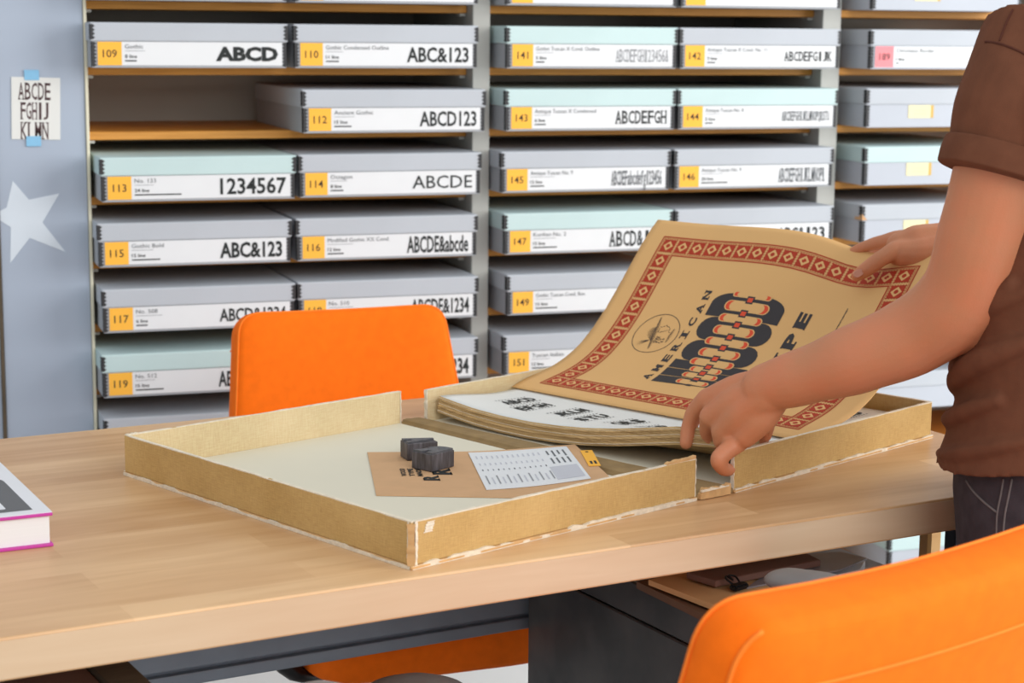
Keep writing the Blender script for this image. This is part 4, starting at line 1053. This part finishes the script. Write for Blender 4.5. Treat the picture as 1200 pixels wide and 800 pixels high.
fing([K0[3], at(846, 533, 2.240), at(842, 540, 2.238), at(848, 549, 2.250), at(857, 550, 2.268)], [.0128, .0108, .0102, .0090, .0076])
fing([at(905, 468, 2.222), at(893, 488, 2.228), at(874, 510, 2.242)], [.020, .0195, .0150])
fing([at(893, 465, 2.255), at(896, 490, 2.290), at(896, 508, 2.312), at(889, 516, 2.318)], [.020, .0140, .0100, .0085])
# right arm
P_, R_ = A_([(1205, 290, 2.60, .036), (1150, 283, 2.63, .031), (1104, 282, 2.645, .0265)])
rs = bp(-.0, -.165, 1.385); el = at(1320, 345, 2.578)
tube(bm, [rs+ZV*-.02, rs.lerp(el, .5)+Vector((0, 0, -.01)), el]+P_, [.050, .050, .044]+R_, 6, 20)
fing([at(1100, 283, 2.645), at(1075, 286, 2.645), at(1056, 289, 2.645)], [.0265, .0275, .0215])
fing([at(1098, 290, 2.640), at(1074, 296, 2.638), at(1052, 299, 2.635)], [.022, .0215, .0150])
RM = [at(1056, 281, 2.660), at(1056, 290, 2.679), at(1060, 298, 2.691), at(1066, 306, 2.697)]
fing([at(1085, 283, 2.650), RM[0], at(1032, 284, 2.679), at(1012, 290, 2.693), at(996, 297, 2.706)], [.022, .0145, .0105, .0090, .0072])
fing([RM[1], at(1034, 297, 2.709), at(1014, 306, 2.727), at(1000, 314, 2.734)], [.0150, .0105, .0092, .0076])
fing([RM[2], at(1040, 308, 2.718), at(1022, 316, 2.732), at(1010, 324, 2.738)], [.0145, .0100, .0088, .0074])
fing([RM[3], at(1050, 316, 2.717), at(1036, 323, 2.726), at(1026, 329, 2.730)], [.0130, .0090, .0080, .0070])
fing([at(1104, 291, 2.630), at(1080, 297, 2.628), at(1060, 297, 2.628)], [.024, .0245, .020])
fing([at(1078, 290, 2.640), at(1052, 294, 2.628), at(1034, 302, 2.623), at(1016, 315, 2.626), at(1004, 323, 2.631)], [.0215, .0150, .0118, .0112, .0086])
body = pp('body', remesh(bm, 0.0026, 5, 0.5), M['skin'])
# thumb nail of the far hand
tn = bmesh.new(); c_ = at(1006, 320, 2.619); loft(tn, [(c_-FW*.0010, AX*.0062+AY*.0035, AY*.0042-AX*.0024, 2.5), (c_+FW*.004, AX*.0062+AY*.0035, AY*.0042-AX*.0024, 2.5)], 16)
pp('fingernail', tn, M['nail'])
# hair
bm = bmesh.new(); loft(bm, [(hc+ZV*z+FV*f, FV*a, LV*b, 2.2) for z, f, a, b in ((-.07, -.055, .045, .06), (-.03, -.04, .066, .077), (.02, -.028, .088, .083), (.06, -.010, .104, .084), (.098, -.014, .088, .070), (.122, -.016, .044, .038))], 28)
pp('hair', remesh(bm, 0.006, 3), M['hair'])
# t-shirt: trunk, sleeves, rolled cuffs, drapery folds
bm = bmesh.new()
TILT = lambda z: 0.034*sm((1.10-z)/.12)
SECT = [(.992, .006, .160, .196), (1.015, .002, .155, .192), (1.06, -.006, .150, .186), (1.14, .0, .152, .186), (1.24, .0, .150, .192), (1.33, -.004, .142, .198), (1.385, -.01, .120, .188), (1.425, -.012, .092, .140), (1.452, -.008, .074, .085)]
loft(bm, [(bp(f, 0, z), FV*a-ZV*TILT(z), LV*b, 2.5) for z, f, a, b in SECT], 64)
sl0, sl1, sl2 = at(1238, 62, 2.01), at(1204, 130, 1.992), at(1183, 198, 1.995)
tube(bm, [sl0, sl1, sl2], [.084, .076, .066], 6, 28, caps=False)
dcuff = (sl2-sl1).normalized()
c0 = at(1187, 178, 1.994)
tube(bm, [bp(-.01, .10, 1.33), bp(-.005, .17, 1.345), sl0.lerp(sl1, .8)], [.080, .082, .072], 5, 20)
s2a, s2b, s2c = bp(.0, -.13, 1.39), bp(.0, -.19, 1.33), rs.lerp(el, .5)
tube(bm, [s2a, s2b, s2c], [.080, .078, .070], 5, 20, caps=False)
tube(bm, [bp(-.005, .165, 1.375), bp(-.012, .08, 1.418), bp(-.012, 0, 1.425), bp(-.012, -.08, 1.418), bp(-.005, -.165, 1.375)], [.066, .064, .062, .064, .066], 4, 18)
tube(bm, [bp(.01+.062*math.cos(2*PI*k/16), .066*math.sin(2*PI*k/16), 1.470-.018*math.cos(2*PI*k/16)) for k in range(17)], .009, 2, 8)
# folds
def fold(pts, rs): tube(bm, [Vector(p) for p in pts], rs, 5, 10)
def tee_pt(a, z, o=0.0):
    for (z0, f0, a0, b0), (z1, f1, a1, b1) in zip(SECT, SECT[1:]):
        if z0 <= z <= z1:
            q = (z-z0)/(z1-z0); f, aa, bb = f0+(f1-f0)*q, a0+(a1-a0)*q, b0+(b1-b0)*q
            c_, s_ = math.cos(a), math.sin(a); e = 2/2.5
            return bp(f+(aa+o)*math.copysign(abs(c_)**e, c_), (bb+o)*math.copysign(abs(s_)**e, s_), z-TILT(z)*math.copysign(abs(c_)**e, c_))
    return bp(0, 0, z)
for a0, z0, a1, z1, r_ in ((.0, 1.052, 1.25, 1.125, .016), (.1, 1.028, 1.0, 1.062, .012), (.3, 1.004, 1.4, 1.03, .009), (.1, 1.095, 1.1, 1.185, .012), (-.3, 1.045, .3, 1.085, .013), (.5, 1.13, 1.5, 1.20, .009)):
    n_ = 7; fold([tee_pt(a0+(a1-a0)*k/n_, z0+(z1-z0)*(k/n_)**1.2, .001) for k in range(n_+1)], [r_*(.5+.5*math.sin(PI*(k+.6)/(n_+1.2))) for k in range(n_+1)])
tee = pp('t_shirt', remesh(bm, 0.0032, 6, 0.5), M['tee'])
bm = bmesh.new(); tube(bm, [c0-dcuff*.0015, c0-dcuff*.0005, c0+dcuff*.002, c0+dcuff*.014, c0+dcuff*.027, c0+dcuff*.0295, c0+dcuff*.031], [.064, .0705, .0722, .0735, .0728, .0710, .064], 4, 48, caps=False)
obj('cuff', bm, M['tee'], tee)
# jeans
bm = bmesh.new()
loft(bm, [(bp(f, 0, z), FV*a, LV*b, 2.4) for z, f, a, b in ((.80, .0, .125, .172), (.86, .0, .138, .180), (.93, .0, .146, .182), (1.0, .0, .146, .178), (1.04, 0, .142, .170))], 40)
for s in (1, -1):
    tube(bm, [bp(0.005, .088*s, .86), bp(.03, .10*s, .70), bp(.04, .102*s, .50), bp(.01, .102*s, .30), bp(-.01, .102*s, .09)], [.112, .098, .080, .074, .072], 5, 22, caps=False)
jeans_me = remesh(bm, 0.004, 6, 0.5)
jeans = pp('jeans', jeans_me, M['denim'])
jb = BVHTree.FromPolygons([v.co.copy() for v in jeans_me.vertices], [tuple(p.vertices) for p in jeans_me.polygons])
tbv = BVHTree.FromPolygons([v.co.copy() for v in tee.data.vertices], [tuple(p.vertices) for p in tee.data.polygons])
def seam(name, px, r_, m, par, bv):
    pts = []
    for x, y in px:
        h = bv.ray_cast(CAM, ray(x, y))
        if h[0] is not None: pts.append(h[0]+h[1]*r_*0.2)
    if len(pts) > 1:
        b_ = bmesh.new(); tube(b_, pts, r_, 3, 6); obj(name, b_, m, par)
seam('pocket_seam', [(1133, 563), (1139, 573), (1148, 583), (1158, 592), (1167, 599)], .0014, M['stitch'], jeans, jb)
seam('side_seam', [(1176, 562), (1173, 580), (1169, 600), (1168, 620), (1168, 640)], .0012, M['stitch'], jeans, jb)
seam('side_seam', [(1186, 562), (1182, 582), (1178, 602), (1176, 622), (1175, 640)], .0012, M['stitch'], jeans, jb)
seam('shoulder_seam', [(1128, 66), (1133, 54), (1142, 50), (1155, 49), (1170, 51), (1185, 56), (1200, 63), (1215, 72)], .0013, M['tee_seam'], tee, tbv)
seam('yoke_seam', [(1196, -4), (1187, 12), (1179, 28), (1172, 47)], .0013, M['tee_seam'], tee, tbv)
# shoes
for s in (1, -1):
    bm = bmesh.new(); q = lambda f, z: bp(f, .10*s, z)
    tube(bm, [q(-.07, .046), q(.0, .05), q(.10, .04), q(.17, .034)], [.042, .046, .042, .032], 4, 16, sq=1.0); box(bm, 0, 0.001, 0, 0.001, 0.02, 0.021)
    me = remesh(bm, 0.006, 3)
    for v in me.vertices: v.co.z = max(v.co.z, 0.002)
    pp('shoe', me, M['shoe'])
